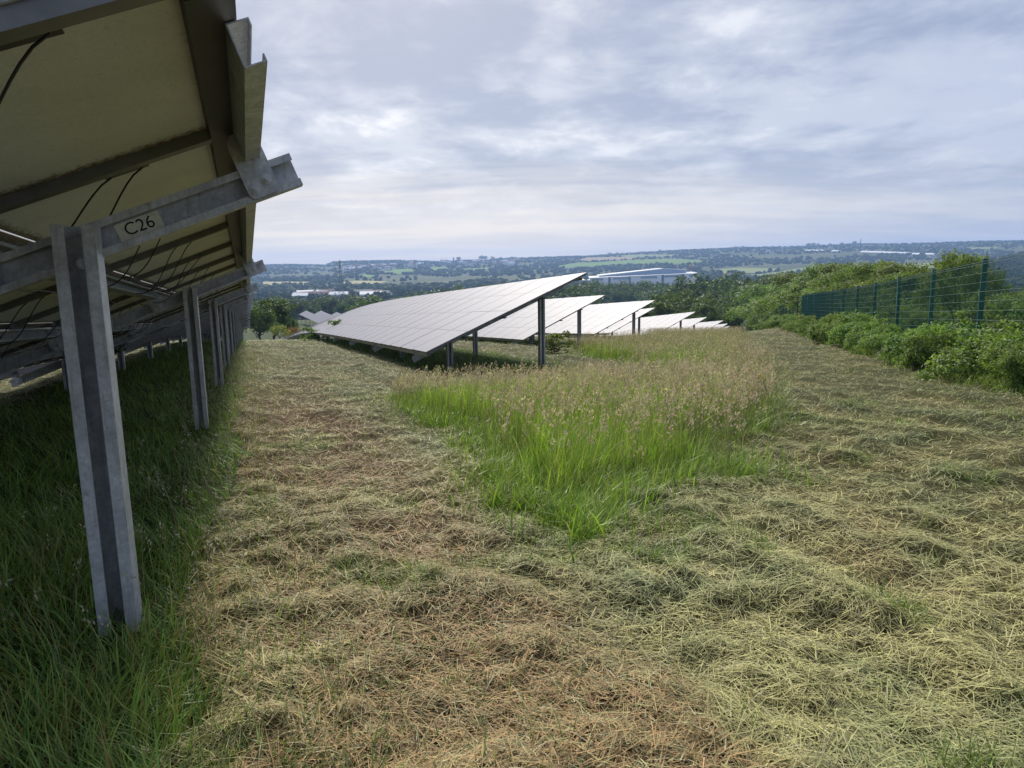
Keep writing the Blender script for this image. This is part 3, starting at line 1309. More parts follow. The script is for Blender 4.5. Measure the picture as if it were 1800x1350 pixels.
def build_tall_grass():
    x, y = scatter(275000, 3.0, 95, -16, 26, .22)
    ok = tall_mask(x, y)
    fr = np.zeros(len(x), bool)
    for k_ in range(4):                                # stragglers spilling over the mown edge
        rr_ = rng.uniform(.05, .55, len(x)) * (.6 + .04 * np.hypot(x, y))
        aa_ = rng.uniform(0, 6.28, len(x))
        fr |= tall_mask(x + rr_ * np.cos(aa_), y + rr_ * np.sin(aa_))
    ok |= fr & (rng.random(len(x)) < .16)
    x, y = x[ok], y[ok]
    n = len(x)
    r = np.hypot(x, y)
    s, l = sl(x, y)
    cl = fbm(x * 1.2, y * 1.2, 83, 3)
    # how far inside the patch: shorter towards the mown edge
    ins = np.minimum.reduce([tall_mask(x + dx, y + dy).astype(float) for dx, dy in ((.35, 0), (-.35, 0), (0, .35), (0, -.35), (.2, -.25), (-.2, -.25))])
    h = rng.uniform(.20, .58, n) * (.6 + .8 * cl) * (.55 + .45 * ins)
    h *= 1 - .25 * sstep(9, 16, r)
    h *= 1 - .45 * sstep(8.0, 11.0, s) * (1 - sstep(5.5, 8, l))
    wind = .5
    az = np.where(rng.random(n) < .5, rng.uniform(0, 2 * math.pi, n), wind + rng.normal(0, .8, n))
    outl = ins < .5
    c0, c1 = blade_cols(n, (.11, .18, .022), (.36, .52, .07), .45)  # natural base-to-tip gradient, bases darkened further to paint in shaded depth
    dry = rng.random(n) < .14
    c1[dry] = (.46, .39, .19)
    bl = rng.random(n) < .15
    c1[bl] = (.15, .24, .10)
    lean = rng.uniform(.0, .30, n) + .25 * outl * rng.random(n)
    curve = rng.uniform(.05, 1.0, n) ** 1.0 * rng.choice([.6, 1.0, 1.9], n, p=[.4, .4, .2]) + .6 * outl * rng.random(n)
    root = np.stack([x, y, gz(x, y) - .01], 1)
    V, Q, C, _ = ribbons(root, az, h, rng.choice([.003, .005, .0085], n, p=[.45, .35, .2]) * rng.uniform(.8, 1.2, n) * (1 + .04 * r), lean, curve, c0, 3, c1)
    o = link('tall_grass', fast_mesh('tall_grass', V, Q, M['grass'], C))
    o['kind'] = 'stuff'
    o['label'] = 'bright green uncut grass standing in a wedge between the mown strips'
    o['category'] = 'grass'
    # flowering stems -----------------------------------------------------------
    x, y = scatter(105000, 3.2, 95, -16, 26, .5)
    ok = tall_mask(x, y)
    r = np.hypot(x, y)
    pr = .16 + .84 * sstep(4.9, 7.8, r)
    pr = pr * (.28 + .72 * sstep(.36, .52, fbm(x * .3, y * .3, 85, 3)))
    ok &= rng.random(len(x)) < pr
    x, y, r = x[ok], y[ok], r[ok]
    n = len(x)
    h = rng.uniform(.44, .72, n) * (1 - .12 * sstep(9, 20, r))
    s, l = sl(x, y)
    h *= 1 - .45 * sstep(8.0, 11.0, s) * (1 - sstep(5.5, 8, l))
    az = np.where(rng.random(n) < .3, rng.uniform(0, 2 * math.pi, n), .4 + rng.normal(0, .6, n))
    c0, c1 = blade_cols(n, (.13, .17, .05), (.36, .29, .17), .2)
    lean = rng.uniform(.0, .16, n)
    curve = rng.uniform(.05, .5, n)
    root = np.stack([x, y, gz(x, y) - .01], 1)
    V, Q, C, tip = ribbons(root, az, h, np.full(n, .0022) * (1 + .10 * r), lean, curve, c0, 3, c1)
    a = lean + curve
    up = np.stack([np.sin(a) * np.cos(az), np.sin(a) * np.sin(az), np.cos(a)], 1)
    kind = rng.random(n)
    col = np.where((kind < .62)[:, None], np.array([[.56, .42, .36]]), np.array([[.56, .49, .33]]))
    col = np.where((kind > .93)[:, None], np.array([[.30, .30, .16]]), col)
    col = col * rng.uniform(.55, 1.35, (n, 1))
    size = rng.uniform(.07, .125, n) * (1 + .006 * r)
    nearm = r < 14
    L = [(V, Q, C)]
    L.append(panicles(tip[nearm], 12, size[nearm], col[nearm], up[nearm]))
    L.append(panicles(tip[~nearm], 5, size[~nearm] * 1.25, col[~nearm], up[~nearm]))
    V, Q, C = merge(L)
    o = link('grass_seed_heads', fast_mesh('grass_seed_heads', V, Q, M['seed'], C))
    o['kind'] = 'stuff'
    o['label'] = 'pinkish brown seed heads standing above the uncut grass'
    o['category'] = 'grass'


build_tall_grass()


def build_edge_stems():
    s = rng.uniform(2.2, 26, 900) ** 1.0
    l = rng.normal(-.35, .35, 900)
    x, y = W(s, l)
    ok = l < .35
    x, y = x[ok], y[ok]
    n = len(x)
    az = rng.uniform(0, 6.28, n)
    h = rng.uniform(.22, .46, n)
    lean, curve = rng.uniform(0, .35, n), rng.uniform(.1, .7, n)
    c0, c1 = blade_cols(n, (.20, .20, .11), (.40, .36, .24), .25)
    root = np.stack([x, y, gz(x, y) - .01], 1)
    r = np.hypot(x, y)
    V, Q, C, tip = ribbons(root, az, h, np.full(n, .0024) * (1 + .08 * r), lean, curve, c0, 3, c1)
    a = lean + curve
    up = np.stack([np.sin(a) * np.cos(az), np.sin(a) * np.sin(az), np.cos(a)], 1)
    col = np.array([[.44, .40, .31]]) * rng.uniform(.6, 1.3, (n, 1))
    V, Q, C = merge([(V, Q, C), panicles(tip, 9, rng.uniform(.05, .09, n), col, up)])
    o = link('dry_grass_stems', fast_mesh('dry_grass_stems', V, Q, M['seed'], C))
    o['kind'] = 'stuff'
    o['label'] = 'dry grey grass stems along the edge of the shaded grass'
    o['category'] = 'grass'


build_edge_stems()


# ------------------------------------------------------------------ leafy plants
def leaves(c, nrm, size, col, aspect=.55):
    """rhombic leaves at centres c, roughly facing nrm"""
    n = len(c)
    nr = nrm + rng.normal(0, .55, (n, 3))
    nr /= np.linalg.norm(nr, axis=1)[:, None]
    d = np.cross(nr, rng.normal(0, 1, (n, 3)))
    d /= np.linalg.norm(d, axis=1)[:, None]
    s_ = np.cross(nr, d)
    L = size[:, None] * .5
    Wd = L * aspect
    V = np.stack([c - d * L, c + s_ * Wd + d * L * .1, c + d * L - nr * L * .25, c - s_ * Wd + d * L * .1], 1).reshape(-1, 3)
    Q = np.arange(n)[:, None] * 4 + np.arange(4)[None]
    return V, Q, np.repeat(col, 4, 0)


def crown(lobes, n, size, c_dark, c_light, fill=.35, stretch=None):
    """lobes: (x, y, z, rx, ry, rz). Leaves in the outer shells of many small clumps set over the lobes."""
    lob = np.array(lobes, float)
    wgt = lob[:, 3] * lob[:, 4] + lob[:, 4] * lob[:, 5]
    ncl = max(12, int(len(lob) * 13))
    li = rng.choice(len(lob), ncl, p=wgt / wgt.sum())
    d = rng.normal(0, 1, (ncl, 3))
    d /= np.linalg.norm(d, axis=1)[:, None]
    d[:, 2] = np.where(d[:, 2] < -.35, -d[:, 2], d[:, 2])
    cc = lob[li, :3] + d * lob[li, 3:] * rng.uniform(.62, 1.02, (ncl, 1))
    cr = lob[li, 3:].mean(1) * rng.uniform(.20, .42, ncl)
    ck = rng.uniform(0, 1, ncl)
    pi = rng.choice(ncl, n, p=cr ** 2 / (cr ** 2).sum())
    e = rng.normal(0, 1, (n, 3))
    e /= np.linalg.norm(e, axis=1)[:, None]
    rad = cr[pi] * np.where(rng.random(n) < fill, rng.random(n) ** .5, rng.uniform(.75, 1.15, n))
    c = cc[pi] + e * rad[:, None] * np.array([[1.15, 1.15, .8]])
    t = np.clip(ck[pi] * .75 + rng.normal(.15, .2, n), 0, 1)[:, None]
    col = np.array(c_dark)[None] * (1 - t) + np.array(c_light)[None] * t
    col = col * rng.uniform(.8, 1.2, (n, 1))
    up = e * .8 + d[pi] * .4 + np.array([[0, 0, .35]])
    return leaves(c, up, size * rng.uniform(.65, 1.3, n), col)


def limb(p0, p1, r0, r1, wob=.06, n=5):
    p0, p1 = np.array(p0, float), np.array(p1, float)
    L = np.linalg.norm(p1 - p0)
    pts = [p0 + (p1 - p0) * t + rng.normal(0, wob * L * math.sin(math.pi * t), 3) for t in np.linspace(0, 1, n)]
    return tube_vf(pts, [r0 + (r1 - r0) * t for t in np.linspace(0, 1, n)], 6)


def tree_variant(name, lobes, nleaf, size, dark, light, trunk_h, trunk_r):
    V, Q, C = crown(lobes, nleaf, size, dark, light)
    cm = fast_mesh(name + '_crown', V, Q, M['leaf'], C)
    parts = [limb((0, 0, -.6), (0, 0, trunk_h), trunk_r * 1.25, trunk_r * .75)]
    for lb in lobes[:9]:
        parts.append(limb((0, 0, trunk_h * rng.uniform(.6, 1)), (lb[0] * .85, lb[1] * .85, lb[2] * .95), trunk_r * .55, trunk_r * .1))
    tv, tf = join_vf(parts)
    tm = py_mesh(name + '_trunk', tv, tf, M['bark'], smooth=True)
    top = max(l_[2] + l_[5] for l_ in lobes)
    return cm, tm, top


def round_lobes(h, r, n, flat=.75, base=.28):
    out = [(0, 0, h * .58, r * .72, r * .72, h * .34)]
    for i in range(n):
        a = i * 2.4 + rng.normal(0, .3)
        k = rng.uniform(.35, .85)
        z = h * rng.uniform(base + .1, .86)
        f = math.sqrt(max(.1, 1 - ((z / h - .55) / .5) ** 2))
        rr = r * rng.uniform(.30, .48)
        out.append((math.cos(a) * r * k * f, math.sin(a) * r * k * f, z, rr, rr, rr * flat))
    return out


def windswept_lobes(h, r, n):
    out = []
    for i in range(n):
        t = rng.random()
        a = rng.uniform(0, 2 * math.pi)
        k = rng.uniform(.2, .9)
        z = h * (.22 + .62 * t)
        x = math.cos(a) * r * k - .30 * r * (1 - t) + .25 * r * t
        rr = r * rng.uniform(.30, .46)
        out.append((x, math.sin(a) * r * k, z, rr * 1.15, rr, rr * .62))
    return out


OAK_D, OAK_L = (.04, .07, .02), (.11, .155, .042)
HAW_D, HAW_L = (.07, .115, .028), (.23, .295, .08)
BR_D, BR_L = (.07, .125, .028), (.26, .35, .085)
VAR = {}
for k_ in range(4):
    VAR['oak', k_] = tree_variant('oak', round_lobes(10, 5.2 + .5 * k_, 11), 3400, .62, OAK_D, OAK_L, 3.2, .32)
for k_ in range(4):
    VAR['thorn', k_] = tree_variant('thorn', windswept_lobes(4.6, 3.0, 12), 9000, .16, HAW_D, HAW_L, 1.2, .14)
for k_ in range(4):
    VAR['bramble', k_] = tree_variant('bramble', [(rng.uniform(-.7, .7), rng.uniform(-.45, .45), rng.uniform(.12, .75), rng.uniform(.3, .5), rng.uniform(.3, .5), rng.uniform(.22, .4)) for _ in range(8)] + [(rng.uniform(-.8, .8), rng.uniform(-.5, .5), rng.uniform(.7, .95), .09, .09, .30) for _ in range(6)],
                                      8500, .062, BR_D, BR_L, .35, .018)
for k_ in range(3):
    VAR['scrub', k_] = tree_variant('scrub', [(rng.uniform(-1.2, 1.2), rng.uniform(-.8, .8), rng.uniform(.3, 2.0), rng.uniform(.5, .8), rng.uniform(.5, .8), rng.uniform(.4, .65)) for _ in range(12)],
                                    11000, .085, (.085, .14, .032), (.26, .34, .09), .9, .05)


def plant(name, key, x, y, h, label, cat, group, spread=1.0, rz=None, sink=0.0, crown_name='crown', trunk_name='trunk'):
    cm, tm, top = VAR[key]
    k = h / top
    o = empty(name, (x, y, g1(x, y) - sink), label, cat, group, rng.uniform(0, 6.28) if rz is None else rz)
    o.scale = (k * spread, k * spread * rng.uniform(.92, 1.08), k)
    link(crown_name, cm, o)
    link(trunk_name, tm, o)
    return o


# brambles and young thorns in front of the fence
cnt = 0
for i in range(86):
    t = -5 + i * 1.06 + rng.uniform(-.4, .4)
    w = rng.choice([-.25, -.6, -1.0]) + rng.normal(0, .12)
    if t > 18:
        w -= .3
    x = FENCE0[0] + FDIR[0] * t + FPERP[0] * w
    y = FENCE0[1] + FDIR[1] * t + FPERP[1] * w
    tall = (1.30 + .55 * fbm(np.array([t * .35]), np.array([3.]), 5, 2)[0] * 2 - .55) * (1.0 if w > -.9 else .7) * rng.uniform(.8, 1.15)
    if t > 22:
        tall *= .85
    plant('bramble_bush', ('bramble', i % 4), x, y, tall, 'low leafy bramble bush growing along the foot of the green mesh fence', 'bush',
          'brambles along the fence', spread=rng.uniform(.95, 1.25), crown_name='foliage', trunk_name='stem')
# scrub right behind the fence near the camera
for i in range(72):
    t = -7 + i * .72 + rng.uniform(-.4, .4)
    w = rng.uniform(1.5, 2.6) if i % 2 else rng.uniform(2.6, 6.0)
    x = FENCE0[0] + FDIR[0] * t + FPERP[0] * w
    y = FENCE0[1] + FDIR[1] * t + FPERP[1] * w
    hh = rng.uniform(1.5, 2.15) * (1.0 if t > -3 else 1.1)
    if t > 8:
        hh *= .78
    plant('scrub_bush', ('scrub', i % 3), x, y, hh, 'dense green scrub bush right behind the green mesh fence', 'bush', 'scrub behind the fence',
          spread=rng.uniform(.9, 1.2), crown_name='foliage', trunk_name='stem')


def tree_px(name, key, px, pytop, dist, label, cat='tree', group=None, spread=1.0, rz=None):
    x, y, z = along(px, pytop, dist)
    h = z - g1(x, y)
    return plant(name, key, x, y, max(h, 1.5), label, cat, group, spread, rz)


# wind-shaped thorn wood beyond the fence: (px, top py, distance)
WOOD = [(1640, 478, 25), (1600, 462, 33), (1560, 462, 36), (1625, 470, 30), (1530, 470, 40), (1500, 462, 46), (1470, 464, 50), (1450, 472, 47), (1515, 480, 38), (1560, 482, 31),
        (1425, 480, 57), (1402, 489, 62), (1440, 495, 50), (1380, 498, 68), (1475, 492, 44), (1410, 508, 60), (1360, 508, 75), (1385, 520, 68), (1340, 518, 82), (1365, 530, 78),
        (1322, 527, 92), (1345, 540, 88), (1308, 538, 100), (1330, 548, 96), (1300, 548, 112), (1318, 556, 108), (1295, 530, 135), (1430, 512, 54), (1460, 508, 47), (1590, 478, 28),
        (1680, 480, 21), (1395, 535, 63), (1540, 492, 33), (1290, 558, 122)]
def fence_dist(px):
    best = None
    for t in np.arange(-10, 110, .5):
        x, y = FENCE0[0] + FDIR[0] * t, FENCE0[1] + FDIR[1] * t
        rr = ray(px, 500)
        e = abs(x / y - rr[0] / rr[1])
        if best is None or e < best[0]:
            best = (e, math.hypot(x, y))
    return best[1]


for i, (px, py, dd) in enumerate(WOOD):
    _rr = ray(px, 500)
    dd = max(dd, fence_dist(px) + 4.6 / max(math.sin(math.atan2(_rr[0], _rr[1]) - R(17)), .05))
    tree_px('thorn_tree', ('thorn', i % 4), px, py, dd, 'wind-shaped thorn tree in the thicket beyond the green mesh fence', 'tree', 'thorn thicket beyond the fence',
            spread=rng.uniform(.8, 1.05) * (1.3 if dd > 60 else 1.15), rz=rng.normal(0, .35))
# the small thorn whose top shows over the fence beside the nearest post
tree_px('young_thorn', ('thorn', 1), 1700, 446, 25.5, 'young thorn whose top sticks up just beside the nearest tall fence post', 'tree', spread=.55)

# broadleaf trees one can tell apart
BIG = [
    (478, 524, 118, 'big dark oak standing past the end of the nearest solar table', .95),
    (452, 536, 104, 'dark round tree half hidden by the end of the nearest solar table', .9),
    (508, 556, 122, 'dark tree leaning towards the far pale panels, on the slope', .6),
]
for i, (px, py, dd, lab, sp) in enumerate(BIG):
    tree_px('oak_tree', ('oak', i % 4), px, py, dd, lab, 'tree', None, sp)
BELT = [(530, 528, 430), (558, 524, 440), (582, 520, 450), (612, 523, 440), (640, 530, 420), (655, 520, 260), (690, 522, 280), (545, 535, 420), (600, 533, 425), (668, 533, 400), (625, 518, 450),
        (505, 522, 430), (720, 518, 300), (750, 512, 330), (790, 508, 350), (835, 503, 380), (880, 498, 400), (930, 497, 420), (980, 492, 430), (1020, 505, 390)]
for i, (px, py, dd) in enumerate(BELT):
    tree_px('field_oak', ('oak', i % 4), px, py, dd, 'round field tree in the belt across the valley behind the long solar table', 'tree', 'tree belt behind the long table', rng.uniform(.85, 1.15))
GROVE = [(1160, 516, 150), (1180, 510, 165), (1205, 516, 160), (1225, 524, 150), (1250, 520, 170), (1270, 530, 160), (1190, 528, 140), (1235, 536, 138), (1215, 545, 130), (1285, 540, 150),
         (1255, 550, 135), (1170, 532, 135), (1278, 516, 200)]
for i, (px, py, dd) in enumerate(GROVE):
    tree_px('grove_tree', ('oak', (i + 1) % 4), px, py, dd, 'dark tree in the grove behind the small far solar tables', 'tree', 'grove behind the far tables', rng.uniform(.8, 1.05))
PARK = [(1232, 487, 330), (1255, 484, 335), (1280, 490, 340), (1245, 497, 320), (1300, 495, 300), (1320, 490, 290), (1345, 484, 270), (1372, 480, 255), (1395, 480, 240), (1330, 500, 260), (1360, 495, 235),
        (1310, 508, 240), (1290, 503, 290)]
for i, (px, py, dd) in enumerate(PARK):
    tree_px('valley_tree', ('oak', (i + 2) % 4), px, py, dd, 'tall dark tree in the wood between the farm sheds and the thorn thicket', 'tree', 'valley wood', rng.uniform(.85, 1.1))
SHED_T = [(1030, 492, 620), (1048, 495, 600), (1070, 498, 560), (1095, 494, 640), (1120, 497, 600), (1140, 494, 660), (1150, 503, 520), (1180, 500, 600), (1205, 497, 680), (1170, 497, 700), (1100, 503, 540)]
for i, (px, py, dd) in enumerate(SHED_T):
    tree_px('farm_tree', ('oak', (i + 3) % 4), px, py, dd, 'small tree among the farm buildings below the long pale warehouse', 'tree', 'trees round the farm', rng.uniform(.8, 1.1))

# ------------------------------------------------------------------ fields of the far valley
FIELD_COL = {'green': ((.17, .26, .055), (.14, .22, .05)), 'tan': ((.36, .27, .16), (.30, .24, .13)), 'pale': ((.25, .28, .11), (.20, .24, .09)), 'hay': ((.40, .36, .17), (.33, .31, .14))}
for k_, (c0, c1) in FIELD_COL.items():
    M['field_' + k_] = simple_mat('field_' + k_, c0, c1, rough=.95, spec=.05, scale=.02, coord='Position')
FIELDS = [('green', [(972, 469), (1010, 463), (1100, 458), (1185, 455), (1252, 460), (1225, 464), (1100, 466), (1000, 472)], 'bright green field on the far slope above the long warehouse'),
          ('tan', [(1012, 459), (1032, 453), (1100, 452), (1130, 455), (1080, 458)], 'tan ploughed field on the far hillside'),
          ('pale', [(1072, 450), (1120, 448), (1188, 448), (1180, 452), (1110, 453)], 'pale field near the ridge above the tan field'),
          ('green', [(658, 479), (690, 474), (722, 473), (735, 478), (700, 483)], 'green field below the village on the far hill'),
          ('green', [(620, 486), (642, 483), (668, 485), (650, 489)], 'small green field on the lower left far slope'),
          ('green', [(748, 471), (786, 469), (788, 474), (765, 477)], 'green field between the two far villages'),
          ('green', [(808, 473), (860, 471), (868, 474), (825, 477)], 'green field under the hilltop village'),
          ('hay', [(446, 501), (465, 496), (550, 496), (549, 502), (480, 504)], 'straw coloured field across the valley beside the oak'),
          ('hay', [(604, 497), (625, 494), (682, 495), (665, 500), (605, 502)], 'straw coloured field behind the pylon'),
          ('pale', [(574, 509), (616, 507), (610, 511), (585, 512)], 'pale field by the white sheds'),
          ('pale', [(1258, 474), (1300, 471), (1380, 473), (1330, 481), (1268, 481)], 'pale meadow to the side of the warehouse'),
          ('pale', [(1288, 487), (1350, 481), (1440, 466), (1430, 476), (1330, 490)], 'long pale meadow above the valley wood'),
          ('pale', [(1030, 524), (1070, 518), (1125, 520), (1118, 528), (1040, 534)], 'green meadow behind the solar table corners'),
          ('pale', [(1560, 468), (1640, 462), (1720, 464), (1700, 474), (1600, 476)], 'pale meadow over the fence tops'),
          ('pale', [(840, 456), (862, 455), (862, 458), (842, 459)], 'small field beside the hilltop village'),
          ('pale', [(1700, 436), (1760, 434), (1745, 438), (1705, 439)], 'pale field on the far ridge behind the fence')]
FPOLY = []
for n_, (kd, poly, lab) in enumerate(FIELDS):
    # sample the outline densely, then fill with a fan-free grid of strips so that it drapes over the slope
    w = np.array([at(*p) for p in poly])
    FPOLY.append(w)
    c = w.mean(0)
    V, Fs = [], []
    rings = 5
    out = []
    for i in range(len(w)):
        a_, b_ = w[i], w[(i + 1) % len(w)]
        for t in np.linspace(0, 1, 6, endpoint=False):
            out.append(a_ + (b_ - a_) * t)
    out = np.array(out)
    m_ = len(out)
    for q in range(rings + 1):
        k_ = max(q / rings, .02)
        for p in out:
            v = c + (p - c) * k_
            V.append((v[0], v[1], g1(v[0], v[1]) + 1.2))
    for q in range(rings):
        for i in range(m_):
            j = (i + 1) % m_
            Fs.append((q * m_ + i, q * m_ + j, (q + 1) * m_ + j, (q + 1) * m_ + i))
    Fs.append(tuple(range(m_)))
    me = py_mesh('field', V, Fs, M['field_' + kd], smooth=True)
    o = link('field', me)
    o['kind'] = 'structure'
    o['label'] = lab


# ------------------------------------------------------------------ far woodland (one mass)
def build_woods():
    lst = []
    x, y = scatter(23500, 330, 4350, -27, 41, .64)
    r = np.hypot(x, y)
    dens = fbm(x / 330, y / 330, 131, 4)
    hedge = np.abs(fbm(x / 260, y / 260, 137, 2) - .5) < .016
    ok = (dens > np.where(r > 2300, .40, .47)) | hedge | (r > 3950)
    for w in FPOLY:
        ok &= ~inpoly(x, y, w)
    # keep clear of the buildings
    for (px, py, rad, dd) in ((1130, 497, 125, 1340), (1105, 512, 55, 560), (1205, 512, 45, 560), (600, 527, 30, 560), (553, 552, 95, 378)):
        bx, by, _ = along(px, py, dd)
        ok &= np.hypot(x - bx, y - by) > rad
    x, y, r = x[ok], y[ok], r[ok]
    n = len(x)
    hgt = rng.uniform(6, 12, n) * (1 - .25 * sstep(1500, 3500, r))
    rad = hgt * rng.uniform(.42, .7, n) * (1 + .35 * sstep(1200, 3000, r))
    z = -drop(x, y)
    tone = np.clip(fbm(x / 60, y / 60, 139, 3) + rng.normal(0, .16, n), 0, 1)
    base = np.array((.026, .050, .018))[None] * (1 - tone[:, None]) + np.array((.075, .11, .038))[None] * tone[:, None]
    # near ones: leafy cards, far ones: small angular crowns
    nm = r < 1050
    k = 26
    xi, yi, zi, hi, ri = x[nm], y[nm], z[nm], hgt[nm], rad[nm]
    m_ = len(xi)
    d = rng.normal(0, 1, (m_, k, 3))
    d /= np.linalg.norm(d, axis=2)[..., None]
    d[..., 2] = np.abs(d[..., 2]) * 1.25 - .25
    c = np.stack([xi, yi, zi + hi * .45], 1)[:, None] + d * np.stack([ri, ri, hi * .52], 1)[:, None] * rng.uniform(.7, 1.05, (m_, k, 1))
    col = np.repeat(base[nm], k, 0) * rng.uniform(.65, 1.4, (m_ * k, 1))
    lst.append(leaves(c.reshape(-1, 3), d.reshape(-1, 3) + np.array([[0, 0, .4]]), np.repeat(ri, k) * rng.uniform(.55, 1.0, m_ * k), col, .8))
    t = (1 + 5 ** .5) / 2
    iv = np.array([(-1, t, 0), (1, t, 0), (-1, -t, 0), (1, -t, 0), (0, -1, t), (0, 1, t), (0, -1, -t), (0, 1, -t), (t, 0, -1), (t, 0, 1), (-t, 0, -1), (-t, 0, 1)], float) / 1.9
    it = np.array([(0, 11, 5), (0, 5, 1), (0, 1, 7), (0, 7, 10), (0, 10, 11), (1, 5, 9), (5, 11, 4), (11, 10, 2), (10, 7, 6), (7, 1, 8), (3, 9, 4), (3, 4, 2), (3, 2, 6), (3, 6, 8), (3, 8, 9), (4, 9, 5), (2, 4, 11), (6, 2, 10), (8, 6, 7), (9, 8, 1)])
    fm = ~nm
    xi, yi, zi, hi, ri = x[fm], y[fm], z[fm], hgt[fm], rad[fm]
    m_ = len(xi)
    V = iv[None] * np.stack([ri, ri, hi * .55], 1)[:, None] * rng.uniform(.72, 1.3, (m_, 12, 1)) + np.stack([xi, yi, zi + hi * .42], 1)[:, None]
    C = np.repeat(base[fm][:, None], 12, 1) * rng.uniform(.75, 1.3, (m_, 12, 1))
    T = (np.arange(m_)[:, None, None] * 12 + it[None]).reshape(-1, 3)
    a = fast_mesh('far_woodland', *lst[0][:2], M['wood'], lst[0][2])
    o = link('valley_woodland', a)
    o['kind'] = 'stuff'
    o['label'] = 'mixed trees and hedges filling the valley floor'
    o['category'] = 'woodland'
    b_ = fast_mesh('hill_woodland', V.reshape(-1, 3), T, M['wood'], C.reshape(-1, 3), smooth=False)
    o = link('hill_woodland', b_)
    o['kind'] = 'stuff'
    o['label'] = 'hazy woods and hedgerows on the far hills'
    o['category'] = 'woodland'
    print('WOODS', nm.sum(), fm.sum())


build_woods()


# ------------------------------------------------------------------ far buildings
M['bwhite'] = simple_mat('pale_cladding', (.86, .89, .93), (.80, .84, .89), rough=.5, scale=.05)
M['bblue'] = simple_mat('blue_grey_cladding', (.26, .36, .48), (.22, .31, .42), rough=.5, scale=.05)
M['bdark'] = simple_mat('dark_cladding', (.10, .13, .17), (.08, .10, .14), rough=.5, scale=.05)
M['roofgrey'] = simple_mat('pale_metal_roof', (.82, .82, .82), (.72, .73, .74), rough=.4, scale=.1)
M['tile'] = simple_mat('red_tile_roof', (.27, .15, .11), (.20, .12, .09), rough=.8, scale=.6)
M['slate'] = simple_mat('slate_roof', (.20, .20, .21), (.15, .15, .16), rough=.7, scale=.6)
M['render'] = simple_mat('white_render', (.74, .72, .68), (.62, .60, .56), rough=.8, scale=.5)
M['brick'] = simple_mat('brick_wall', (.30, .18, .13), (.24, .15, .11), rough=.85, scale=1.0)
M['wglass'] = simple_mat('window_glass', (.03, .035, .045), (.05, .055, .06), rough=.15, scale=2)
M['poly'] = simple_mat('polytunnel_film', (.80, .82, .84), (.70, .73, .76), rough=.35, scale=.05)


def facing(px, py, dist, turn=0.0):
    """base point on the ground and the rotation that turns a front (-y side) to the viewer"""
    x, y, _ = along(px, py, dist)
    return x, y, g1(x, y), -math.atan2(x, y) + R(turn)


def gable_mesh(name, w, d, h, rise, mats, over=.3):
    """walls + ridged roof along x; material 0 walls, 1 roof"""
    V = [(-w / 2, -d / 2, -3), (w / 2, -d / 2, -3), (w / 2, d / 2, -3), (-w / 2, d / 2, -3), (-w / 2, -d / 2, h), (w / 2, -d / 2, h), (w / 2, d / 2, h), (-w / 2, d / 2, h),
         (-w / 2, 0, h + rise), (w / 2, 0, h + rise)]
    Fs = [(0, 1, 5, 4), (1, 2, 6, 9, 5), (2, 3, 7, 6), (3, 0, 4, 8, 7)]
    wall = py_mesh(name + '_wall', V, Fs, mats[0])
    ww, dd = w / 2 + over, d / 2 + over
    dz = rise * over / (d / 2)
    rv = []
    for t in (.02, .02 + max(.12, h * .03)):
        rv += [(-ww, -dd, h - dz + t), (ww, -dd, h - dz + t), (ww, 0, h + rise + t), (-ww, 0, h + rise + t), (ww, dd, h - dz + t), (-ww, dd, h - dz + t)]
    rf = [(0, 1, 2, 3), (3, 2, 4, 5), (6, 9, 8, 7), (9, 11, 10, 8), (0, 6, 7, 1), (5, 4, 10, 11), (0, 3, 9, 6), (3, 5, 11, 9), (1, 7, 8, 2), (2, 8, 10, 4)]
    roof = py_mesh(name + '_roof', rv, rf, mats[1])
    return wall, roof


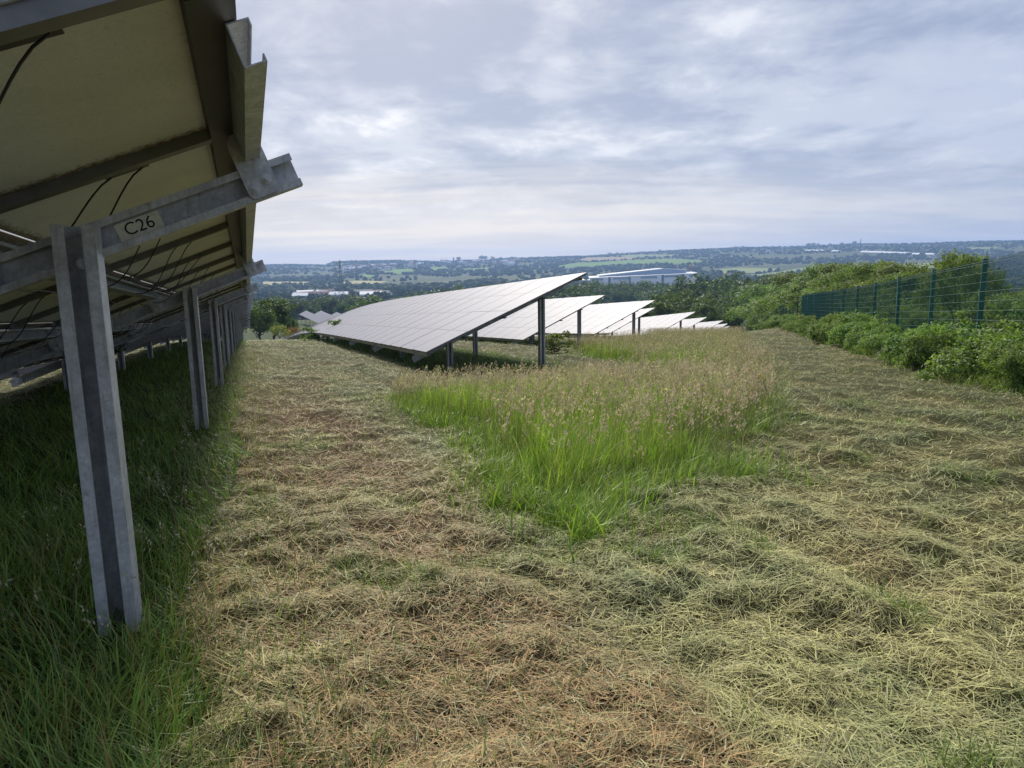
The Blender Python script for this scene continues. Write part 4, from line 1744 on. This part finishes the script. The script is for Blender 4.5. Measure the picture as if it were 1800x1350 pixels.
def build_warehouse():
    D_ = 1340.0
    x, y, z, rz = facing(1128, 497, D_, 6)
    k = D_ / FPX
    root = empty('warehouse', (x, y, z), 'long pale blue warehouse with a raised roof in the valley', 'warehouse', rz=rz)
    # front block: top edge 15..20 m, from px 1038 to 1222
    x0, x1 = -88 * k, 95 * k
    H0, H1 = 13.5 * k, 18.5 * k
    V = [(x0, 0, -4), (x1, 0, -4), (x1, 70, -4), (x0, 70, -4), (x0, 0, H0), (x1, 0, H1), (x1, 70, H1 + 2), (x0, 70, H0 + 2)]
    Fs = [(0, 1, 5, 4), (1, 2, 6, 5), (2, 3, 7, 6), (3, 0, 4, 7), (4, 5, 6, 7)]
    link('wall', py_mesh('wall', V, Fs, M['bwhite']), root)
    hf = lambda t: H0 + (H1 - H0) * (t - x0) / (x1 - x0)
    # roof deck and parapet
    V, Fs = join_vf([([(x0 - 1, -1, H0), (x1 + 1, -1, H1), (x1 + 1, 71, H1 + 2.3), (x0 - 1, 71, H0 + 2.3), (x0 - 1, -1, H0 + 1.6), (x1 + 1, -1, H1 + 1.6), (x1 + 1, 71, H1 + 3.6), (x0 - 1, 71, H0 + 3.6)],
                      [(0, 1, 2, 3), (4, 7, 6, 5), (0, 4, 5, 1), (1, 5, 6, 2), (2, 6, 7, 3), (3, 7, 4, 0)])])
    link('roof', py_mesh('roof', V, Fs, M['roofgrey']), root)
    # raised hall behind
    a0, a1 = -70 * k, 78 * k
    V = [(a0, 25, 0), (a1, 25, 0), (a1, 120, 0), (a0, 120, 0), (a0, 25, H0 + 4), (a1, 25, 25 * k), (a1, 120, 25 * k), (a0, 120, H0 + 4), (40 * k, 25, 27.5 * k), (40 * k, 120, 27.5 * k)]
    Fs = [(0, 1, 5, 8, 4), (1, 2, 6, 5), (2, 3, 7, 9, 6), (3, 0, 4, 7)]
    link('hall_wall', py_mesh('hall_wall', V, Fs, M['bblue']), root)
    rv = []
    for t in (.1, 1.4):
        rv += [(a0 - 2, 23, H0 + 4 + t), (40 * k, 23, 27.5 * k + t), (a1 + 2, 23, 25 * k + t), (a0 - 2, 122, H0 + 4 + t), (40 * k, 122, 27.5 * k + t), (a1 + 2, 122, 25 * k + t)]
    rf = [(0, 3, 4, 1), (1, 4, 5, 2), (6, 7, 10, 9), (7, 8, 11, 10), (0, 1, 7, 6), (1, 2, 8, 7), (3, 9, 10, 4), (4, 10, 11, 5), (0, 6, 9, 3), (2, 5, 11, 8)]
    link('hall_roof', py_mesh('hall_roof', rv, rf, M['roofgrey']), root)
    # front bays: blue band under the eaves, dark uprights, taller pale piers, doors
    def slab(name, u0, u1, z0, z1, mat, dep=.8, top=None):
        z1b = z1 if top is None else top
        V = [(u0, -dep, z0), (u1, -dep, z0), (u1, -.05, z0), (u0, -.05, z0), (u0, -dep, z1), (u1, -dep, z1b), (u1, -.05, z1b), (u0, -.05, z1)]
        Fs = [(0, 1, 5, 4), (1, 2, 6, 5), (2, 3, 7, 6), (3, 0, 4, 7), (4, 5, 6, 7), (0, 3, 2, 1)]
        link(name, py_mesh(name, V, Fs, mat), root)
    for a_, b_ in ((-80, -66), (-48, -22), (-2, 26), (38, 66), (78, 94)):
        slab('eaves_band', a_ * k, b_ * k, hf(a_ * k) - 3.2 * k, hf(a_ * k) - .6 * k, M['bblue'], .8, hf(b_ * k) - .6 * k)
    for a_, b_ in ((-57, -53), (33, 37), (66, 71), (-22, -19)):
        slab('dark_upright', a_ * k, b_ * k, -3, hf(a_ * k) + 1.5, M['bdark'], 1.6)
    for a_, b_ in ((-65, -57), (26, 33), (71, 79)):
        slab('pier', a_ * k, b_ * k, -3, hf(a_ * k) + 1.8, M['bwhite'], 2.2)
    for c_ in (-33, -14, -8, 8, 45, 52, 56):
        slab('door', (c_ - 1.6) * k, (c_ + 1.6) * k, -3, 4.8 * k, M['bdark'], .5)
    # grey side block and roof plant
    v, f = boxvf(x0 - 18 * k, x0 - .2, 6, 60, -4, 10 * k)
    link('side_block', py_mesh('side_block', v, f, M['bblue']), root)
    v, f = boxvf(x0 - 18.5 * k, x0 - .3, 5, 61, 10 * k, 11 * k)
    link('side_roof', py_mesh('side_roof', v, f, M['roofgrey']), root)


build_warehouse()


def far_house(name, px, py, dist, w, d, h, rise, wall, roof, label, group, turn=0.0, windows=False):
    x, y, z, rz = facing(px, py, dist, turn)
    root = empty(name, (x, y, z), label, 'house' if 'house' in name else 'shed', group, rz)
    a, b_ = gable_mesh(name, w, d, h, rise, (M[wall], M[roof]))
    link('wall', a, root)
    link('roof', b_, root)
    if windows:
        n = max(2, int(w / 4))
        for i in range(n):
            u = -w / 2 + w * (i + .5) / n
            v, f = boxvf(u - .8, u + .8, -d / 2 - .08, -d / 2 + .05, h * .35, h * .72)
            link('window', py_mesh('window', v, f, M['wglass']), root)
    return root


# farm below the warehouse
far_house('farm_house', 1122, 513, 560, 16, 9, 5.5, 3.5, 'brick', 'tile', 'brick farmhouse with a brown tiled roof below the warehouse', None, -20, True)
far_house('farm_house', 1106, 512, 585, 9, 8, 5, 3, 'render', 'slate', 'small pale gabled farmhouse left beside the brick farmhouse', None, 60, True)
far_house('farm_house', 1087, 513, 570, 8, 7, 4.5, 2.6, 'render', 'tile', 'white cottage half hidden by trees beside the farm', None, 15, True)
far_house('barn_shed', 1152, 509, 575, 24, 14, 5, 3, 'bblue', 'roofgrey', 'grey barn with a sloping pale roof behind the brick farmhouse', None, -32)
sh = far_house('long_shed', 1202, 512, 540, 33, 12, 3.2, 2.4, 'slate', 'roofgrey', 'long low farm shed with pale roof and yellow skylights', None, 4)
for u in (-3, 0, 3, 6):
    V = [(u - .9, -4.4, 3.95), (u + .9, -4.4, 3.95), (u + .9, -2.2, 4.83), (u - .9, -2.2, 4.83)]
    V = V + [(a_, b_, c_ + .16) for a_, b_, c_ in V]
    Fs = [(0, 1, 2, 3), (4, 7, 6, 5), (0, 4, 5, 1), (1, 5, 6, 2), (2, 6, 7, 3), (3, 7, 4, 0)]
    link('skylight', py_mesh('skylight', V, Fs, M['field_hay']), sh)
far_house('white_shed', 1190, 517, 520, 10, 5, 2.6, .8, 'render', 'roofgrey', 'white cabin in front of the long farm shed', None, 10)
far_house('white_shed', 1218, 518, 505, 12, 5, 2.4, .8, 'render', 'roofgrey', 'white cabin below the right end of the long farm shed', None, -8)
far_house('white_shed', 1270, 520, 430, 13, 5, 2.2, .6, 'render', 'roofgrey', 'white shed roof in the gap of the valley wood', None, 0)
far_house('white_shed', 1265, 489, 900, 10, 8, 8, 2, 'bwhite', 'roofgrey', 'pale block standing beside the warehouse end', None, 0)
far_house('white_shed', 1293, 488, 820, 16, 9, 4, 2, 'render', 'roofgrey', 'white farm building on the meadow past the warehouse', None, 15)
far_house('long_shed', 602, 526, 640, 34, 14, 4, 1.6, 'bblue', 'roofgrey', 'low blue shed with a white roof in front of the pylon', None, 2)
far_house('white_shed', 452, 521, 660, 18, 9, 4, 2, 'render', 'roofgrey', 'white shed right beside the end of the nearest solar table', None, 12)
far_house('white_shed', 725, 519, 520, 13, 7, 4, 2.5, 'brick', 'tile', 'small red roofed barn over the top edge of the long solar table', None, -15)
# houses scattered over the valley floor and the far villages
for i, (px, py, dd) in enumerate([(532, 511, 1000), (540, 508, 1060), (546, 513, 980), (552, 507, 1080), (565, 509, 1020), (572, 506, 1100), (645, 511, 980), (652, 513, 940), (660, 510, 1000), (673, 512, 960), (528, 515, 950), (560, 512, 990), (638, 509, 1030), (596, 512, 960)]):
    far_house('valley_house', px, py, dd, rng.uniform(16, 30), 12, 8, 3.5, 'render', ['slate', 'roofgrey', 'tile'][i % 3], 'tiny white house on the valley floor beside the pylon', 'houses on the valley floor', rng.uniform(-50, 50))
for i in range(42):
    u = rng.random()
    px = 598 + 150 * u + rng.normal(0, 4)
    py = 476 - 8 * u + rng.normal(0, 2.6)
    x, y = at(px, py)
    far_house('village_house', px, py, math.hypot(x, y), rng.uniform(16, 30), 12, 10, 5, ['render', 'render', 'brick'][i % 3], ['tile', 'slate', 'roofgrey'][i % 3], 'tiny house of the village spread over the far left hill', 'houses of the far left village', rng.uniform(-60, 60))
for i in range(34):
    u = rng.random()
    px = 778 + 132 * u + rng.normal(0, 3)
    py = 463 + rng.normal(0, 3.2)
    x, y = at(px, py)
    far_house('village_house', px, py, math.hypot(x, y), rng.uniform(16, 30), 12, 10, 5, ['render', 'brick', 'render'][i % 3], ['tile', 'slate', 'roofgrey'][i % 3], 'tiny house of the village on the middle hilltop', 'houses of the hilltop village', rng.uniform(-60, 60))
for i, (px, py) in enumerate([(450, 488), (458, 489), (464, 488), (523, 480), (548, 478), (1096, 448), (1108, 447), (1160, 447), (1645, 452), (1640, 455), (1690, 456), (1630, 434), (1735, 427), (1005, 475), (1350, 443), (1440, 440)]):
    x, y = at(px, py)
    far_house('hill_house', px, py, math.hypot(x, y), rng.uniform(12, 20), 10, 6, 3.5, 'render', 'slate', 'tiny lone white house among the trees of the far hills', 'lone houses on the far hills', rng.uniform(-40, 40))


def polytunnel(px0, py0, px1, py1, label):
    a = Vector((*at(px0, py0), 0))
    b_ = Vector((*at(px1, py1), 0))
    rings = []
    n = 7
    d = (b_ - a).normalized()
    p = Vector((-d.y, d.x, 0))
    for t in np.linspace(0, 1, max(2, int((b_ - a).length / 60))):
        c = a.lerp(b_, t)
        z = g1(c.x, c.y)
        rings.append([(c.x + p.x * 13 * math.cos(math.pi * j / n), c.y + p.y * 13 * math.cos(math.pi * j / n), z + 1 + 6 * math.sin(math.pi * j / n)) for j in range(n + 1)])
    V, Fs = sweep_vf(rings)
    thing(link('polytunnel', py_mesh('polytunnel', V, Fs, M['poly'])), label, 'polytunnel', 'white polytunnels on the far slope')


polytunnel(1418, 442, 1450, 442, 'white polytunnel strip at the wood edge, first from the valley side')
polytunnel(1464, 443, 1476, 443, 'short white polytunnel between the first strip and the mast')
polytunnel(1516, 444, 1600, 447, 'longest white polytunnel strip on the far slope behind the fence')
polytunnel(1606, 448, 1655, 449, 'last white polytunnel strip, continuing the longest one')


def lattice_tower(px, pytop, dist, label, name='pylon', arms=True):
    x, y, zt = along(px, pytop, dist)
    z0 = g1(x, y)
    H = zt - z0
    root = empty(name, (x, y, z0), label, 'pylon', rz=.5)
    legs, brace = [], []
    wd = lambda t: (1 - t) ** 1.5 * 3.6 + .35
    lv = np.linspace(0, 1, 12)
    cor = ((-1, -1), (1, -1), (1, 1), (-1, 1))
    for cx, cy in cor:
        V, Fs = tube_vf([(cx * wd(t), cy * wd(t), H * t - (1 if t == 0 else 0)) for t in lv], .11, 4)
        link('leg', py_mesh('leg', V, Fs, M['steel_dull']), root)
    for i in range(11):
        t0, t1 = lv[i], lv[i + 1]
        for a_ in range(4):
            c0, c1 = cor[a_], cor[(a_ + 1) % 4]
            brace.append(tube_vf([(c0[0] * wd(t0), c0[1] * wd(t0), H * t0), (c1[0] * wd(t1), c1[1] * wd(t1), H * t1)], .10, 3))
            brace.append(tube_vf([(c1[0] * wd(t0), c1[1] * wd(t0), H * t0), (c0[0] * wd(t1), c0[1] * wd(t1), H * t1)], .10, 3))
    V, Fs = join_vf(brace)
    o = link('bracing', py_mesh('bracing', V, Fs, M['steel_dull']), root)
    o['kind'] = 'stuff'
    if arms:
        for t, L in ((.72, 5.5), (.82, 6.5), (.92, 4.5)):
            for sx in (-1, 1):
                V, Fs = join_vf([tube_vf([(sx * wd(t), 0, H * t), (sx * L, 0, H * t + .3)], .14, 3), tube_vf([(sx * wd(t), 0, H * t + 1.6), (sx * L, 0, H * t + .3)], .12, 3)])
                link('cross_arm', py_mesh('cross_arm', V, Fs, M['steel_dull']), root)


lattice_tower(597, 457, 690, 'tall lattice pylon standing in the valley, top against the far ridge')
lattice_tower(729, 456, 1500, 'second, fainter lattice pylon below the gap between the far villages')


def mast(px, pytop, dist, label, r_=.7, name='mast', mat='steel_dull'):
    x, y, zt = along(px, pytop, dist)
    z0 = g1(x, y)
    H = zt - z0
    V, Fs = tube_vf([(0, 0, -1), (0, 0, H * .5), (0, 0, H * .97), (0, 0, H)], [r_, r_ * .8, r_ * .6, r_ * .3], 8)
    v2, f2 = tube_vf([(0, 0, H * .80), (0, 0, H * .80 + 1.5)], r_ * 1.7, 8)
    V, Fs = join_vf([(V, Fs), (v2, f2)])
    thing(link(name, py_mesh(name, V, Fs, M[mat]), loc=(x, y, z0)), label, 'mast')


mast(1513, 420, 4000, 'thin mast standing on the far ridge over the thorn thicket', 2.6)
x_, y_, _z = along(797, 452, 4050)
z_ = g1(x_, y_)
hh = _z - z_
tw = empty('church_tower', (x_, y_, z_), 'square dark church tower on the skyline of the hilltop village', 'tower')
v, f = boxvf(-4, 4, -4, 4, -2, hh * .82)
link('shaft', py_mesh('shaft', v, f, M['slate']), tw)
V = [(-4.4, -4.4, hh * .82), (4.4, -4.4, hh * .82), (4.4, 4.4, hh * .82), (-4.4, 4.4, hh * .82), (0, 0, hh)]
link('cap', py_mesh('cap', V, [(0, 1, 4), (1, 2, 4), (2, 3, 4), (3, 0, 4), (3, 2, 1, 0)], M['slate']), tw)
# twin rust-coloured stacks behind the warehouse
M['rust'] = simple_mat('rust_steel', (.36, .22, .13), (.28, .17, .10), rough=.7, scale=.5)
mast(1211, 459, 1500, 'rust coloured stack behind the end of the warehouse, taller of two', 1.3, 'stack', 'rust')
mast(1215.5, 462, 1505, 'rust coloured stack behind the end of the warehouse, shorter of two', 1.3, 'stack', 'rust')

# trees that break the skyline
for i, (px, py) in enumerate([(806, 450), (847, 447), (853, 448), (866, 449), (880, 450), (900, 449), (905, 450), (1072, 442), (1085, 442), (1094, 442), (1128, 440), (1160, 437), (1175, 438), (1245, 434), (1293, 431), (1306, 430),
                              (1358, 432), (1422, 425), (1430, 425), (1438, 426), (1460, 426), (1480, 424), (1502, 422), (1530, 426), (1620, 425), (1716, 421), (1722, 420), (1728, 421), (1760, 421)]):
    x, y, z = along(px, py, 4120)
    plant('ridge_tree', ('oak', i % 4), x, y, max(z - g1(x, y) - 5, 9) + 7, 'hazy tree standing up on the skyline of the far ridge', 'tree', 'skyline trees', .85, sink=7)

# pale panels of another array down the slope, seen past the oak
def far_table(px, py, dist, rot, L, label):
    x, y, z = along(px, py, dist)
    zg = g1(x, y)
    root = empty('far_solar_table', (x, y, zg), label, 'solar table', 'pale tables down the slope')
    zc_ = z - zg
    U = Vector((.60, -.80, -.13))
    Vv = Vector((.80 * .91, .60 * .91, .41))
    Nn = U.cross(Vv).normalized()
    if Nn.z < 0:
        Nn = -Nn

    def P(u, v, o):
        p = U * u + Vv * (v + 2.1) + Nn * o
        return (p.x, p.y, p.z + zc_)
    k = 0
    for i in range(int(L / 1.42)):
        for j in range(4):
            u0, u1 = i * 1.42, i * 1.42 + 1.39
            v0, v1 = -2.1 + j * 1.05, -2.1 + j * 1.05 + 1.03
            V = [P(u0, v0, 0), P(u1, v0, 0), P(u1, v1, 0), P(u0, v1, 0), P(u0, v0, .03), P(u1, v0, .03), P(u1, v1, .03), P(u0, v1, .03)]
            Fs = [(0, 3, 2, 1), (4, 5, 6, 7), (0, 1, 5, 4), (1, 2, 6, 5), (2, 3, 7, 6), (3, 0, 4, 7)]
            link('module', py_mesh('module', V, Fs, [M['edge'], M['back'], M['glass']], midx=[1, 2, 0, 0, 0, 0]), root)
    for u in np.arange(1, L, 5):
        for vv in (-1.4, 1.4):
            a_ = P(u, vv, -.1)
            v, f = boxvf(a_[0] - .07, a_[0] + .07, a_[1] - .07, a_[1] + .07, min(-2, a_[2] - 4), a_[2])
            link('post', py_mesh('post', v, f, M['steel_dull']), root)


far_table(525.6, 552.6, 370, 0, 30, 'pale tilted solar table next to the oak, first of three down the slope')
far_table(552, 552.5, 378, 0, 28, 'pale tilted solar table, second of three down the slope')
far_table(580, 555, 386, 0, 20, 'pale tilted solar table touching the long table edge, third of three down the slope')

# ------------------------------------------------------------------ small plants
VAR['weed', 0] = tree_variant('weed', [(rng.uniform(-.25, .25), rng.uniform(-.25, .25), rng.uniform(.04, .42), .15, .15, .13) for _ in range(11)], 900, .06, (.07, .10, .025), (.20, .25, .07), .1, .007)
VAR['sapling', 0] = tree_variant('sapling', [(rng.uniform(-.3, .3), rng.uniform(-.3, .3), rng.uniform(.55, 1.1), .16, .16, .14) for _ in range(7)], 260, .075, (.035, .06, .015), (.09, .13, .03), .9, .012)


def weed(name, key, x, y, h, label, cat, sink=0.0, spread=1.0):
    return plant(name, key, x, y, h, label, cat, None, spread, sink=sink, crown_name='foliage', trunk_name='stem')


p_ = W(19.0, -3.0)
weed('sapling', ('sapling', 0), *p_, .95, 'thin sapling growing under the nearest solar table between its front posts', 'sapling')
p_ = W(9.6, -4.2)
weed('weed', ('weed', 0), *p_, .75, 'leafy weed at the low edge of the nearest solar table', 'weed', spread=1.3)
p_ = W(21.5, 9.6)
weed('weed', ('weed', 0), *p_, .75, 'pale leafy weed standing between the long table post and the next table', 'weed', spread=1.3)
w1 = weed('panel_weed', ('weed', 0), *mid.P(40.0, -2.45, .25)[:2], 1.0, 'weed growing up through a joint of the long solar table', 'weed')
w1.location.z = mid.P(40.0, -2.45, .25)[2] - .5
w1.scale = [v * .8 for v in w1.scale]
w2 = weed('panel_weed', ('weed', 0), *W(43.0, 3.3), .85, 'brown weed against the low edge of the long solar table', 'weed')
for (px, py, dd, lab, dk, lt) in ((515, 573, 100, 'rust coloured shrub below the far pale panels', (.14, .075, .03), (.26, .14, .05)), (491, 570, 96, 'yellow green shrub at the foot of the dark oak', (.13, .15, .03), (.27, .28, .06))):
    kx = ('shrub', lab)
    VAR[kx] = tree_variant('shrub', round_lobes(4, 2.2, 7), 900, .28, dk, lt, 1, .08)
    tree_px('shrub', kx, px, py, dd, lab, 'shrub', None, 1.0)

# yellow hawkbits along the edge of the uncut grass
M['petal'] = simple_mat('yellow_petal', (.80, .52, .02), (.85, .62, .05), rough=.6, scale=30)
M['stalk'] = simple_mat('green_stalk', (.14, .20, .05), (.10, .15, .04), rough=.6)
pv = []
for k_ in range(12):
    a = 2 * math.pi * k_ / 12
    pv.append((math.cos(a), math.sin(a)))
fv = [(0, 0, .004)] + [(.016 * c, .016 * s_, 0.0) for c, s_ in pv] + [(0, 0, -.010)]
ff = [(0, 1 + i, 1 + (i + 1) % 12) for i in range(12)] + [(13, 1 + (i + 1) % 12, 1 + i) for i in range(12)]
flower_me = py_mesh('flower_head', fv, ff, M['petal'])
sv, sf = tube_vf([(0, 0, -1), (.01, 0, -.6), (0, .01, -.3), (0, 0, -.008)], .0022, 4)
stalk_me = py_mesh('flower_stalk', sv, sf, M['stalk'])
FL = [(1340, 668), (1345, 672), (1334, 665), (1350, 690), (1330, 690), (1285, 710), (1220, 672), (1236, 690), (1205, 690), (1180, 672), (1292, 796), (1170, 690), (1265, 665), (1310, 640), (1295, 622), (1270, 610), (1255, 600),
      (1240, 604), (1225, 612), (1285, 600), (1300, 612), (1120, 605), (1090, 612), (1150, 640), (1320, 655), (1245, 622), (1262, 632), (1232, 596), (1250, 592), (1275, 596)]
for i, (px, py) in enumerate(FL):
    hgt = rng.uniform(.42, .62)
    x, y = at(px, py, hgt)
    hgt = hgt + .03
    if not bool(tall_mask(np.array([x]), np.array([y]))[0]):
        continue
    o = empty('yellow_flower', (x, y, g1(x, y) + hgt), 'yellow hawkbit flower among the seed heads of the uncut grass', 'flower', 'yellow flowers in the grass')
    d_ = math.hypot(x, y)
    k_ = 1 + .02 * d_
    o.rotation_euler = (rng.normal(-.3, .25), rng.normal(0, .25), 0)
    h_ = link('flower_head', flower_me, o)
    h_.scale = (k_, k_, k_)
    st = link('stalk', stalk_me, o)
    st.scale = (k_, k_, hgt)

# thin pale marker post at the end of the strip
x_, y_ = at(1311, 600)
d_ = 62.0
x_, y_, _z = along(1311, 566, d_)
v, f = tube_vf([(0, 0, -.3), (0, 0, _z - g1(x_, y_)), (0, 0, _z - g1(x_, y_) + .05)], [.035, .035, .02], 8)
v2, f2 = boxvf(-.09, .09, -.02, .02, _z - g1(x_, y_) - .02, _z - g1(x_, y_) + .12)
mp = empty('marker_post', (x_, y_, g1(x_, y_)), 'thin pale marker post at the far end of the fence path', 'post')
link('shaft', py_mesh('shaft', v, f, M['steel']), mp)
link('cap', py_mesh('cap', v2, f2, M['steel']), mp)

# ------------------------------------------------------------------ haze in the air of the valley
hv, hf = boxvf(-5750, 5750, -5750, 5750, -150, 128)
hm = bpy.data.materials.new('haze_air')
hm.use_nodes = True
hn = hm.node_tree
hn.nodes.clear()
pvn = hn.nodes.new('ShaderNodeVolumePrincipled')
pvn.inputs['Color'].default_value = (.38, .59, 1.0, 1)
pvn.inputs['Density'].default_value = 1.7e-4
pvn.inputs['Anisotropy'].default_value = .2
ho = hn.nodes.new('ShaderNodeOutputMaterial')
hn.links.new(pvn.outputs[0], ho.inputs['Volume'])
hz_o = link('haze', py_mesh('haze', hv, hf, hm))
hz_o['kind'] = 'stuff'
hz_o['label'] = 'pale blue haze lying over the far valley'
